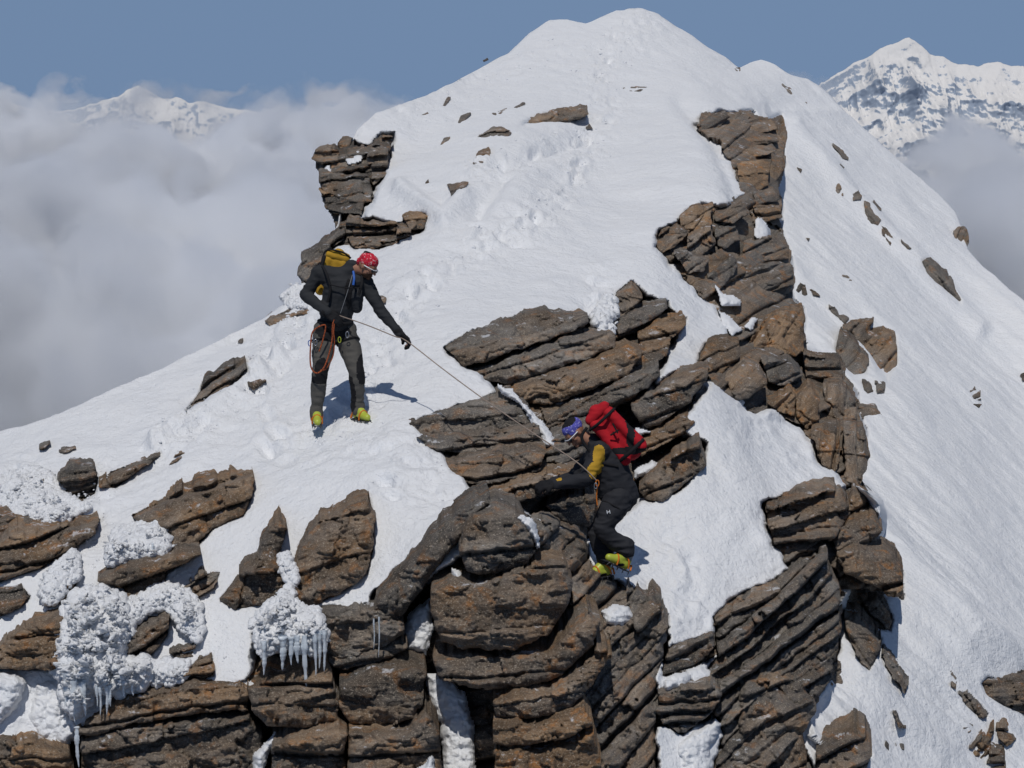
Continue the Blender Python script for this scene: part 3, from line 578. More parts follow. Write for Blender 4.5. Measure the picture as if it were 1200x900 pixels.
ROUGH = [(TRAIL, 26, 1.0), ([(340,520),(400,515),(470,540),(540,590)], 42, .8), ([(190,520),(280,470),(330,400),(360,350)], 30, 1.0), ([(60,640),(150,560),(230,520)], 34, .45),
 ([(470,130),(540,110),(640,60),(700,70)], 26, .6), ([(560,200),(640,175),(700,180)], 24, .9), ([(780,620),(800,680),(830,730)], 26, .7), ([(900,600),(915,660),(900,690)], 16, .8),
 ([(700,330),(720,370)], 20, 1.0), ([(20,560),(60,620),(120,560)], 26, 1.3), ([(880,470),(950,560)], 16, .6), ([(830,730),(760,720)], 22, .6), ([(700,350),(690,385)], 14, 1.2)]
GRID = {}; ST = 1.9
def DS(u, v):
    """view depth of the finished snow surface, before the hollows round the rocks"""
    g = GRID['d']; x = np.clip((np.asarray(u, float) + 260) / ST, 0, g.shape[1] - 1.01); y = np.clip((np.asarray(v, float) + 10) / ST, 0, g.shape[0] - 1.01)
    i, j = x.astype(int), y.astype(int); fx, fy = x - i, y - j
    return g[j, i] * (1 - fx) * (1 - fy) + g[j, i + 1] * fx * (1 - fy) + g[j + 1, i] * (1 - fx) * fy + g[j + 1, i + 1] * fx * fy
def snow_sheet():
    us = np.arange(-260, 1452, ST); su, sv = np.array(SIL, float).T
    vs = np.interp(us, su, sv) + .8 * noise3(us / 9, 0, 0, 77) + 1.2 * noise3(us / 31, 0, 0, 78)
    stp = ST; rows = np.arange(-10, 1120, stp)
    u = np.broadcast_to(us, (len(rows), len(us))).copy(); v = np.broadcast_to(rows[:, None], u.shape).copy()
    behind = np.maximum(vs[None] - v, 0)                 # rows above the skyline become the far side of the ridge
    v = np.where(np.abs(v - vs[None]) < stp * .5, vs[None], v); behind = np.where(v == vs[None], 0, behind)
    v = np.maximum(v, vs[None]); tt = v - vs[None]
    d = D(u, v)
    P = W(u, v, d)
    # normals of the bare slope
    def normals(P):
        du = np.gradient(P, axis=1); dv = np.gradient(P, axis=0)
        n = np.cross(dv, du); n /= np.linalg.norm(n, axis=-1, keepdims=True) + 1e-9
        return n * np.where(n[..., 2:3] < 0, -1, 1)
    n = normals(P)
    x, y, z = P[..., 0], P[..., 1], P[..., 2]
    flank = sstep(-5, 25, side(u, v))
    h = .11 * fbm(x / 1.9, y / 3.2, z / 1.5, 3, 3) + .05 * fbm(x / .55, y / .8, z / .4, 4, 4) * (1 - .5 * flank)
    rgh = np.zeros(u.shape)
    for line, w, a in ROUGH: rgh = np.maximum(rgh, a * np.exp(-(dist_line(u, v, line) / w) ** 2))
    rgh *= (.5 + 1.3 * np.clip(fbm(x / .8, y / .8, z / .8, 3, 21) + .45, 0, 1))
    c = fbm(x / .17, y / .22, z / .15, 4, 6); c2 = fbm(x / .42, y / .5, z / .35, 2, 61)
    h += rgh * (.075 * c + .07 * -np.abs(c2) + .02)
    # boot holes down the trail
    rnd = random.Random(4); per = 0
    for line, nst in ((TRAIL, 58), (TRAIL2, 8), ([(400,505),(430,540),(450,600)], 7), ([(330,540),(300,470),(340,400)], 9)):
        L = np.array(line, float); seg = np.r_[0, np.cumsum(np.linalg.norm(np.diff(L, axis=0), axis=1))]
        for i in range(nst):
            q = seg[-1] * (i + .5) / nst; cu = np.interp(q, seg, L[:, 0]) + rnd.uniform(-15, 15); cvv = np.interp(q, seg, L[:, 1]) + rnd.uniform(-9, 9); am = rnd.uniform(.25, 1)
            if cvv > 480 and 350 < cu < 440: continue
            pxm = F / float(D(np.array([cu]), np.array([cvv]))[0]); a, b = .085 * pxm * rnd.uniform(.7, 1.2), .045 * pxm * rnd.uniform(.7, 1.3)
            m = (np.abs(u - cu) < 3 * a) & (np.abs(v - cvv) < 4 * b)
            r2 = ((u[m] - cu) / a) ** 2 + ((v[m] - cvv) / b) ** 2
            h[m] += am * -.10 * np.exp(-r2) + am * .022 * np.exp(-((np.sqrt(r2) - 1.7) / .5) ** 2)
    # wind-scoured streaks running down the right flank
    al = (u * .74 + v * .67); ac = (u * .67 - v * .74)
    h += flank * (.055 * fbm(ac / 16, al / 260, 0, 3, 8) + .13 * noise3(ac / 60, al / 420, 0, 9) + .025 * fbm(ac / 5, al / 60, 0, 2, 10))
    # snow rolls, terraces and dips (line, width px, height m)
    for line, w, a in (([(800,118),(838,160),(862,215),(868,235)], 12, -.12), ([(640,395),(560,335),(470,345)], 40, .0),
                       ([(1000,600),(1060,680),(1130,750),(1190,775)], 26, .30), ([(560,245),(600,190),(690,160)], 12, -.15), ([(470,225),(520,262),(545,235)], 10, .16),
                       ([(182,524),(262,470),(330,420)], 7, .14), ([(930,150),(985,215),(1060,290),(1150,380)], 10, .18), ([(905,478),(932,482),(955,508),(957,524)], 7, .25)):
        h += a * np.exp(-(dist_line(u, v, line) / w) ** 2)
    fade = sstep(0, 6, tt)
    P = P + n * (h * (.25 + .75 * fade))[..., None]
    # where the lumpy surface really shows: re-project it and keep the nearest depth in each cell
    dep = P[..., 1] * CP - P[..., 2] * SP
    pu = 600 + F * P[..., 0] / dep; pv = 450 - F * (P[..., 1] * SP + P[..., 2] * CP) / dep
    front = behind <= 0
    ci = np.round((pu + 260) / ST).astype(int); cj = np.round((pv + 10) / ST).astype(int)
    okc = front & (ci >= 0) & (ci < len(us)) & (cj >= 0) & (cj < len(rows))
    zb = np.full((len(rows), len(us)), 1e9); np.minimum.at(zb, (cj[okc], ci[okc]), dep[okc])
    zb[zb > 1e8] = np.nan
    for _ in range(60):
        bad = np.isnan(zb)
        if not bad.any(): break
        pad = np.pad(zb, 1, constant_values=np.nan)
        nb = np.stack([pad[1 + a:1 + a + zb.shape[0], 1 + c_:1 + c_ + zb.shape[1]] for a in (-1, 0, 1) for c_ in (-1, 0, 1) if a or c_])
        cnt = (~np.isnan(nb)).sum(0); sm = np.nansum(nb, 0); fl = bad & (cnt > 0); zb[fl] = sm[fl] / cnt[fl]
    zb = np.where(np.isnan(zb), dep, zb)
    pad = np.pad(zb, 1, mode='edge'); GRID['d'] = sum(pad[1 + a:1 + a + zb.shape[0], 1 + c_:1 + c_ + zb.shape[1]] for a in (-1, 0, 1) for c_ in (-1, 0, 1)) / 9
    GRID['pu'], GRID['pv'] = pu, pv
    P = P + (P / np.linalg.norm(P, axis=-1, keepdims=True)) * (carve_depth(GRID['pu'], GRID['pv']) * fade)[..., None]
    # the far side, out of sight: rolls over the crest, then falls away steeply
    b = behind * .012
    away = np.stack([x * 0, x * 0 + 1.0, (z / y)], -1)
    P = P + away * (b * .9)[..., None]; P[..., 2] -= .10 * b + .25 * b ** 2
    P[..., 0] += .06 * b * noise3(u / 40, v / 40, 0, 5)
    nr, nc = P.shape[:2]; i = np.arange(nr * nc).reshape(nr, nc)
    f = np.stack([i[:-1, :-1], i[1:, :-1], i[1:, 1:], i[:-1, 1:]], -1).reshape(-1, 4)
    o = np_mesh('snow_ridge', P.reshape(-1, 3), f, M_SNOW)
    return tag(o, kind='structure')
snow = snow_sheet()

def snow_patch(pts, off=.05, dep=.0, seed=1, bump=.04, k=1.0, name='snow_patch', m=None, gy=0.0, fine=.02):
    """a pocket of snow lodged on the rock: rounded lens with its own thickness"""
    P = np.asarray(pts, float); (u0, v0), (u1, v1) = P.min(0) - 4, P.max(0) + 4
    step = 1.3; uu, vv = np.meshgrid(np.arange(u0, u1, step), np.arange(v0, v1, step))
    S = sdf(uu, vv, P) + 2.2 * fbm(uu / 7, vv / 7, seed, 3, seed)
    keep = S < .5
    uc, vc = P.mean(0); Dc = float(D(np.array([uc]), np.array([vc]))[0])
    d0 = Dc + k * (D(uu, vv) - Dc)
    inn = np.maximum(-S, 0)
    d = d0 - off + .16 * np.exp(-inn / 4.) - bump * fbm(uu / 13, vv / 11, seed, 3, seed) - fine * fbm(uu / 4, vv / 4, seed, 2, seed + 3) - gy * (vv - vc)
    idx = -np.ones(uu.shape, int); idx[keep] = np.arange(keep.sum())
    f = np.stack([idx[:-1, :-1], idx[1:, :-1], idx[1:, 1:], idx[:-1, 1:]], -1).reshape(-1, 4); f = f[(f >= 0).all(1)]
    fr = W(uu[keep], vv[keep], d[keep]); n = len(fr)
    E = np.concatenate([f[:, [0, 1]], f[:, [1, 2]], f[:, [2, 3]], f[:, [3, 0]]]); key = np.sort(E, 1)
    kk = key[:, 0].astype(np.int64) * (n + 1) + key[:, 1]; _, inv, cnt = np.unique(kk, return_inverse=True, return_counts=True)
    B = E[cnt[inv] == 1]
    bk = W(uu[keep], vv[keep], d[keep] + .5)
    f2 = np.stack([B[:, 1], B[:, 0], B[:, 0] + n, B[:, 1] + n], -1)
    o = np_mesh(name, np.concatenate([fr, bk]), np.concatenate([f, f2]), m or M_SNOW)
    return tag(o, kind='structure')
# ------------------------------------------------------------------ rock masses
def foot(u, v, dd=0): return V(u, v, float(D(np.array([float(u)]), np.array([float(v)]))[0]) + dd)
cliff('rock_outcrop', [k for k in RK if k.startswith('fp_')], foot(560, 900), "big stack of brown schist blocks filling the bottom, below the red pack climber", 'rock outcrop')
cliff('rock_outcrop', [k for k in RK if k.startswith('mc_')], foot(660, 600), "layered grey rock steps behind the climber with the red backpack", 'rock outcrop')
cliff('rock_cliff', [k for k in RK if k.startswith('rb_')], foot(930, 850), "tall dark cliff band dropping from the upper ridge along the right snow flank", 'cliff')
def prom(bed, blocks, loc, label):
    root = empty('rock_outcrop', loc); tag(root, label, 'rock outcrop')
    o = rock_mesh('bedrock', bed, 5, 9, .3, -.05, 'd', .8, 30, thick=1.2, seed=5, rough=4.5)
    o.data.transform(Matrix.Translation(-root.location)); o.parent = root
    for i, (p, th, sp, tn, of) in enumerate(blocks):
        o = rock_mesh('slab', p, th, sp * .8, .22, of + .12, tn, .45, 34, thick=1.2, seed=i + 40, rough=4)
        o.data.transform(Matrix.Translation(-root.location)); o.parent = root
prom(PROM_BED, PROM, foot(420, 250), "dark stacked rock tower overhanging the clouds on the left skyline")
prom(PROM2_BED, PROM2, foot(440, 288), "low row of dark blocks under snow just above the red headscarf")
for i, (pts, th, sp, tn, off, nm, lab) in enumerate(LOOSE):
    w = max(np.ptp(np.array(pts)[:, 0]), np.ptp(np.array(pts)[:, 1]))
    o = rock_mesh(nm, pts, th, sp, .10 if w > 40 else .05, off, tn, .45 if w > 30 else .8, 110, thick=.9, seed=i * 3 + 100, gy=.0008 if w > 40 else 0, surf=True)
    tag(o, lab, 'rock slab' if nm == 'rock_slab' else 'rock')
    c = np.array(pts, float).mean(0); set_origin(o, foot(c[0], c[1]))

# snow pockets among the rocks
for i, (pts, off, k) in enumerate([
 ([(582,450),(600,456),(624,482),(645,505),(655,522),(650,528),(640,524),(630,505),(608,474),(588,462)], .34, .6),
 ([(599,604),(612,602),(628,612),(634,640),(630,644),(620,628)], .50, .5),
 ([(887,252),(900,264),(911,275),(893,284),(884,276)], .3, .6), ([(838,334),(848,344),(870,350),(868,358),(845,360)], .3, .6),
 ([(843,365),(856,370),(870,386),(858,394),(846,380)], .05, .8),
 ([(703,716),(720,708),(736,710),(745,722),(730,736),(710,732)], .22, .6),
 ([(498,790),(515,788),(546,812),(556,850),(558,905),(556,960),(520,960),(516,850),(503,826)], -.36, .5),
 ([(480,716),(505,700),(508,740),(500,768),(476,762),(470,742)], -.22, .7), ([(528,664),(540,668),(548,684),(530,688)], .12, .7),
 ([(742,552),(765,538),(776,546),(760,558),(745,562)], -.12, .7), ([(379,196),(386,194),(390,206),(388,222),(381,224)], .42, .8), ([(404,186),(418,176),(430,178),(424,188),(408,194)], .5, .8), ([(745,500),(762,506),(745,516),(738,512)], .1, .6),
 ([(296,885),(312,868),(322,856),(330,864),(318,880),(308,905),(296,905)], .0, .7), ([(482,905),(496,895),(506,884),(512,905),(512,930),(482,930)], .3, .6),
 ([(-30,785),(20,788),(32,800),(20,830),(0,850),(-30,860)], .25, .8), ([(40,800),(75,790),(98,860),(70,880),(45,870),(30,840)], .1, .8),
 ([(268,742),(292,732),(300,760),(280,780),(262,790)], .02, .8), ([(275,795),(300,800),(296,820),(284,815)], .06, .8),
 ([(700,392),(712,380),(722,392),(718,404),(706,402)], .08, .8), ([(870,384),(880,372),(890,372),(880,388)], .25, .6),
 ([(792,872),(812,858),(838,842),(846,850),(832,880),(838,910),(800,920)], .1, .8), ([(804,786),(822,778),(836,790),(830,806),(808,806)], .05, .8),
 ([(776,796),(800,786),(812,790),(806,806),(780,812)], .1, .8)]):
    snow_patch(pts, off, seed=i + 3, k=k)
# ------------------------------------------------------------------ rime, icicles
def rime(name, outlines, n, r0, r1, off, seed, label, out=.18):
    """frost feathers: hundreds of small lumpy plumes grown out of the snow, one clump = one mesh"""
    rnd = random.Random(seed)
    bm = bmesh.new(); bmesh.ops.create_icosphere(bm, subdivisions=2, radius=1); bm.verts.ensure_lookup_table()
    base = np.array([v.co[:] for v in bm.verts]); fc = np.array([[v.index for v in f.verts] for f in bm.faces]); bm.free()
    Vs, Fs = [], []; c = 0
    for pts in outlines:
        P = np.asarray(pts, float); a = P.min(0); b = P.max(0)
        m_ = 0
        area = .5 * abs(np.dot(P[:, 0], np.roll(P[:, 1], 1)) - np.dot(P[:, 1], np.roll(P[:, 0], 1)))
        stp_ = r1 * .75; gi = 0                        # soft core under the feathers, so the clump hangs together
        for cx0 in np.arange(a[0], b[0], stp_):
            for cy0 in np.arange(a[1], b[1], stp_):
                cx_, cy_ = cx0 + rnd.uniform(-.45, .45) * stp_, cy0 + rnd.uniform(-.45, .45) * stp_
                s = float(sdf(np.array([cx_]), np.array([cy_]), P)[0]); gi += 1
                if s > 0: continue
                d0 = float(DS(np.array([cx_]), np.array([cy_]))[0]); rr = r1 * rnd.uniform(.85, 1.25) * d0 / F
                q = base * (1 + .5 * fbm(base[:, 0] * 1.5 + gi, base[:, 1] * 1.5, base[:, 2] * 1.5 + gi * 1.7, 2, seed))[:, None]
                Vs.append(q * np.array([rr, rr * 1.8, rr]) + W(cx_, cy_, d0 - off - out * .6 * min(1, max(0, -s) / 14) + .03)); Fs.append(fc + c); c += len(q)
        want = int(n * 3.2 * area / 1000); tries = 0
        while m_ < want and tries < want * 20:
            tries += 1
            x, y = rnd.uniform(a[0] - 4, b[0] + 4), rnd.uniform(a[1] - 4, b[1] + 4)
            s = float(sdf(np.array([x]), np.array([y]), P)[0])
            if s > (3.5 if rnd.random() < .25 else -.5): continue
            m_ += 1
            d0 = float(DS(np.array([x]), np.array([y]))[0]); mpp = d0 / F
            r = rnd.uniform(r0 * .38, r1 * .50) * mpp * (.75 if s > -5 else 1.1)
            lift = off + out * min(1, max(-s, 0) / 12) * rnd.uniform(.6, 1.1) * (.75 + .7 * float(noise3(np.array([x / 11.]), y / 9., 0, seed)[0])) - (.04 if s > 0 else 0)
            q = base.copy()
            dn = fbm(q[:, 0] * 2.1 + m_, q[:, 1] * 2.1, q[:, 2] * 2.1 + m_, 3, seed)
            q *= (1 + 1.05 * dn)[:, None]
            st = rnd.uniform(1.4, 3.6); ax = Vector((rnd.uniform(-1, 1), -1.0, rnd.uniform(-.3, 1))).normalized()
            rot = np.array(ax.to_track_quat('Z', 'Y').to_matrix()); q = (q * np.array([1, rnd.uniform(.7, 1), st])) @ rot.T
            Vs.append(q * r + W(x, y, d0 - lift)); Fs.append(fc + c); c += len(q)
    o = np_mesh(name, np.concatenate(Vs), np.concatenate(Fs), M_RIME)
    set_origin(o, Vs[0][0]); tag(o, label, 'rime ice'); return o
rime('rime_clump', [[(68,730),(78,706),(100,690),(122,688),(140,700),(152,718),(156,740),(142,768),(150,775),(178,772),(180,790),(168,806),(136,812),(112,808),(104,822),(92,838),(78,834),(72,800),(62,775)]], 62, 3.2, 7.0, .16, 1, "largest knobbly rime mass at lower left with a fringe of icicles", .30)
rime('rime_clump', [[(142,706),(160,700),(182,686),(200,684),(222,694),(234,712),(238,736),(232,752),(218,742),(204,724),(196,712),(176,716),(158,730),(150,724)]], 55, 2.2, 4.6, .12, 2, "curved arm of feathery rime arching over the framed dark rock", .16)
rime('rime_clump', [[(124,640),(136,622),(160,614),(186,612),(196,628),(199,645),(180,652),(150,655),(128,662)]], 58, 2.4, 5.4, .20, 3, "frosted bonnet of rime sitting on the brown slab left of the largest slab", .24)
rime('rime_clump', [[(46,690),(56,672),(72,656),(84,646),(94,656),(92,676),(78,690),(66,704),(52,706)]], 50, 2.2, 4.6, .16, 4, "small rime cluster right of the long left edge slab's foot", .14)
rime('rime_clump', [[(0,560),(16,552),(40,546),(66,560),(74,578),(96,590),(110,592),(90,604),(66,616),(50,622),(30,612),(14,600),(0,590)]], 34, 1.8, 4.0, .03, 5, "scattered frost feathers around the small stones at far left", .12)
rime('rime_clump', [[(296,732),(306,716),(322,702),(330,694),(340,700),(356,712),(374,716),(382,738),(384,756),(366,764),(344,760),(322,762),(306,766),(300,750)]], 62, 2.4, 5.6, .36, 6, "white rime beard with long icicles under the cracked boulder slab", .22)
rime('rime_clump', [[(325,652),(338,648),(344,662),(350,676),(346,684),(336,680),(328,668)], [(336,682),(344,684),(346,700),(336,702)]], 60, 2.0, 4.0, .30, 7, "narrow rime strip in the gap between tapering slab and cracked boulder", .08)
rime('rime_clump', [[(176,773),(200,774),(222,776),(218,790),(212,800),(180,802)]], 46, 2.4, 5.2, .14, 8, "low rime roll on the snow above the long bottom left slab", .14)
rime('rime_clump', [[(694,372),(706,352),(716,346),(722,362),(716,392),(702,394)]], 45, 2.4, 5.2, .10, 9, "crumbled snow lip spilling between the two upper rock steps", .14)
rime('rime_clump', [[(330,348),(342,336),(358,334),(362,348),(358,360),(340,362)]], 40, 1.6, 3.4, .05, 10, "frosty knob on the skyline left of the standing climber", .12)
M_ICE = mat('clear_ice', (0.82, 0.88, 0.93), 0.18, 0.5, **{'Transmission Weight': 0.35, 'IOR': 1.31})
_t = NT(M_ICE); _n = _t.noise(_t.n('ShaderNodeTexCoord').outputs['Object'], 60, 3, .6)
_t.link(_t.n('ShaderNodeBump', {'Height': _n, 'Strength': .4, 'Distance': .01}).outputs[0], _t.b.inputs['Normal'])
def icicle(u, v0, v1, w, off, label, group, seed):
    rnd = random.Random(seed); d = float(D(np.array([float(u)]), np.array([float(v0)]))[0]) - off
    mpp = d / F; L = (v1 - v0) * mpp; r0 = w * mpp * .5
    N = 26; K = 10; vs = []
    for i in range(N + 1):
        t = i / N; r = r0 * (1 - t) ** .55 * (1 + .22 * math.sin(t * L / .022 * 1.0 + seed)) * (1 + .15 * rnd.uniform(-1, 1)) + .0006
        ox, oy = .006 * math.sin(t * 4 + seed), .005 * math.cos(t * 3 + seed)
        for k in range(K):
            a = 2 * math.pi * k / K; rr = r * (1 + .18 * math.sin(3 * a + seed))
            vs.append((rr * math.cos(a) + ox * t, rr * math.sin(a) + oy * t, -t * L))
    fs = [(i * K + k, i * K + (k + 1) % K, (i + 1) * K + (k + 1) % K, (i + 1) * K + k) for i in range(N) for k in range(K)]
    o = np_mesh('icicle', vs, fs, M_ICE); o.location = V(u, v0 - 3, d)
    tag(o, label, 'icicle', group); return o
G1, G2, G3 = "icicles under the rime beard", "icicles under the largest rime mass", "thin icicles under the leaning slab"
for i, (u, a, b, w, off, lab) in enumerate([
 (309,755,796,7,.62,"stubby white icicle, leftmost under the rime beard"), (331,748,790,10,.66,"broad icicle, second from left under the rime beard"), (341,750,784,6,.66,"short icicle between the broad one and the middle one under the rime beard"),
 (348,748,782,8,.66,"icicle just left of the longest one under the rime beard"), (357,748,811,8,.66,"longest icicle under the rime beard"),
 (369,745,797,5,.66,"thin icicle right of the longest one under the rime beard"), (374,742,788,6,.64,"second thin icicle right of the longest one under the rime beard"), (380,742,792,6,.64,"rightmost icicle under the rime beard")]):
    icicle(u, a, b, w, off, lab, G1, i)
for i, (u, a, b, w, off, lab) in enumerate([
 (77,790,842,9,.5,"thick frosted icicle, leftmost under the largest rime mass"), (86,800,852,7,.5,"long icicle beside the leftmost one under the largest rime mass"), (90,855,905,6,.46,"lone icicle hanging to the bottom picture edge"),
 (98,802,845,7,.5,"icicle third from left under the largest rime mass"), (113,806,832,4,.5,"short icicle, left of the pair under the largest rime mass"), (117,808,843,4,.5,"slim icicle of the middle pair under the largest rime mass"),
 (125,808,842,5,.5,"icicle right of the middle pair under the largest rime mass"), (129,806,832,4,.5,"small icicle beyond the middle pair under the largest rime mass"), (145,806,822,4,.45,"tiny icicle near the right end of the largest rime mass"), (155,806,819,3.5,.45,"rightmost tiny icicle under the largest rime mass")]):
    icicle(u, a, b, w, off, lab, G2, i + 20)
icicle(179, 640, 657, 3.5, .52, "single small icicle on the frosted bonnet of rime", "icicles under the largest rime mass", 41)
icicle(438, 728, 765, 1.8, .42, "left hair-thin icicle under the foot of the leaning slab", G3, 50)
icicle(444, 726, 775, 2.0, .42, "right hair-thin icicle under the foot of the leaning slab", G3, 51)

def crumbs():
    """knocked-off snow lumps and wind-blown grains along the tracks and drift edges: far too many to count"""
    rnd = random.Random(12); Vs, Fs = [], []; c = 0; base, fc = [np.array(q) for q in (lambda bm: (bmesh.ops.create_icosphere(bm, subdivisions=1, radius=1), bm.verts.ensure_lookup_table(), ([v.co[:] for v in bm.verts], [[v.index for v in f.verts] for f in bm.faces]))[-1])(bmesh.new())]
    paths = [(l, w, a) for l, w, a in ROUGH if l[0][0] < 650] + [([(240,440),(330,400),(360,370)], 14, 1.2), ([(0,560),(60,600),(120,640)], 40, 2.), ([(190,660),(240,730),(280,790)], 22, 1.5), ([(60,650),(110,640),(180,600)], 22, 1.), ([(0,800),(80,830)], 20, 2.)]
    for line, w, a in paths:
        L = np.array(line, float); seg = np.r_[0, np.cumsum(np.linalg.norm(np.diff(L, axis=0), axis=1))]
        for i in range(int(seg[-1] * .5 * a)):
            q = rnd.uniform(0, seg[-1]); x = np.interp(q, seg, L[:, 0]) + rnd.gauss(0, w * .5); y = np.interp(q, seg, L[:, 1]) + rnd.gauss(0, w * .5)
            if y < np.interp(x, *np.array(SIL, float).T) + 8: continue
            d0 = float(DS(np.array([x]), np.array([y]))[0]); r = d0 / F * rnd.uniform(.5, 1.3) * (2.0 if rnd.random() < .08 else 1.0)
            k = base * np.array([rnd.uniform(.8, 1.6), rnd.uniform(.8, 1.4), rnd.uniform(.6, 1.0)]) * (1 + .3 * np.array([rnd.uniform(-1, 1) for _ in base]))[:, None]
            Vs.append(k * r + W(x, y, d0 + r * .25)); Fs.append(fc + c); c += len(base)
    o = np_mesh('snow_crumbs', np.concatenate(Vs), np.concatenate(Fs), M_SNOW); tag(o, kind='stuff')
crumbs()
# ------------------------------------------------------------------ far mountain and the sea of cloud
MTN = []
def mountain(pk, dist, name='mountain', sd=40):
    pu, pv = np.array(pk, float).T
    us = np.linspace(pk[0][0], pk[-1][0], int((pk[-1][0] - pk[0][0]) * 1.25)); pv_ = np.interp(us, pu, pv) + 1.6 * fbm(us / 14, us * 0, 0, 4, sd) * 2
    rows = np.concatenate([np.linspace(-240, 0, 30)[:-1], np.linspace(0, 300, 260)])
    X = np.empty((len(rows), len(us), 3)); mpp = dist / F
    for i, r in enumerate(rows):
        crest = W(us, pv_, np.full(us.shape, dist))
        if r >= 0:                   # the face towards us: falls and comes forward
            y = -r * mpp * .95; z = -r * mpp * .82
        else: y = -r * mpp * .8; z = r * mpp * 1.6
        X[i] = crest + np.stack([0 * us, 0 * us + y, 0 * us + z], -1)
    x, y, z = X[..., 0] / 60, X[..., 1] / 60, X[..., 2] / 60
    amp = np.clip(np.abs(rows) / 55, .05, 1)[:, None]
    rid = 0; a = 1
    for k in range(6):
        f = 1.9 ** k * .8; n = noise3(x * f, y * f * .6, z * f * .5 + k, sd + k); rid = rid + a * (1 - 2 * np.abs(n)) ; a *= .52
    rid = rid - rid.mean()
    X[..., 1] -= rid * 27 * amp; X[..., 2] += rid * 6 * amp * (rows[:, None] > 3)
    X[..., 2] += .9 * fbm(x * 7, y * 7, z * 7, 3, 3)
    nr, nc = X.shape[:2]; i = np.arange(nr * nc).reshape(nr, nc)
    f = np.stack([i[:-1, :-1], i[1:, :-1], i[1:, 1:], i[:-1, 1:]], -1).reshape(-1, 4)
    m = mat('haze_tinted_snowy_crags', rough=.9, spec=.1); t = NT(m); g = t.n('ShaderNodeNewGeometry'); tc = t.n('ShaderNodeTexCoord').outputs['Object']
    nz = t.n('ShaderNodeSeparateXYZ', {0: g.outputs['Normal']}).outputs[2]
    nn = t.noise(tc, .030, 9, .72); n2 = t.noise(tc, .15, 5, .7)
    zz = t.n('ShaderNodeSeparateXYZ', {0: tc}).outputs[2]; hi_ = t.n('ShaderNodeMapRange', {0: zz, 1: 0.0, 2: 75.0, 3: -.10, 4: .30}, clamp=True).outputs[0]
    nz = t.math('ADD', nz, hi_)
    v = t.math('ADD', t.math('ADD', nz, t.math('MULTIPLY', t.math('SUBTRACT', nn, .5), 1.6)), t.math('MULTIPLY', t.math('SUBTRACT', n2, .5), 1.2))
    t.link(t.mix(t.ramp(v, [(.34, (0, 0, 0)), (.50, (1, 1, 1))]), (.33, .39, .48), (.72, .71, .70)), t.b.inputs['Base Color'])  # distance haze is put into the rock colour: paled and blued
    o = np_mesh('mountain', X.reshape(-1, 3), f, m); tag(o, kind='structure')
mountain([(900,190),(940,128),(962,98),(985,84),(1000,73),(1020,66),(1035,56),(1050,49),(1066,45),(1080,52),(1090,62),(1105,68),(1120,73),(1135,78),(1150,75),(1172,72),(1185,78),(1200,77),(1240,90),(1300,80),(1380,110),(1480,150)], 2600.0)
mountain([(-120,150),(-40,122),(0,116),(20,122),(50,132),(90,128),(115,119),(135,114),(150,106),(162,101),(174,106),(190,116),(205,115),(222,120),(240,119),(262,124),(300,132),(340,140),(400,170)], 2100.0, sd=60)

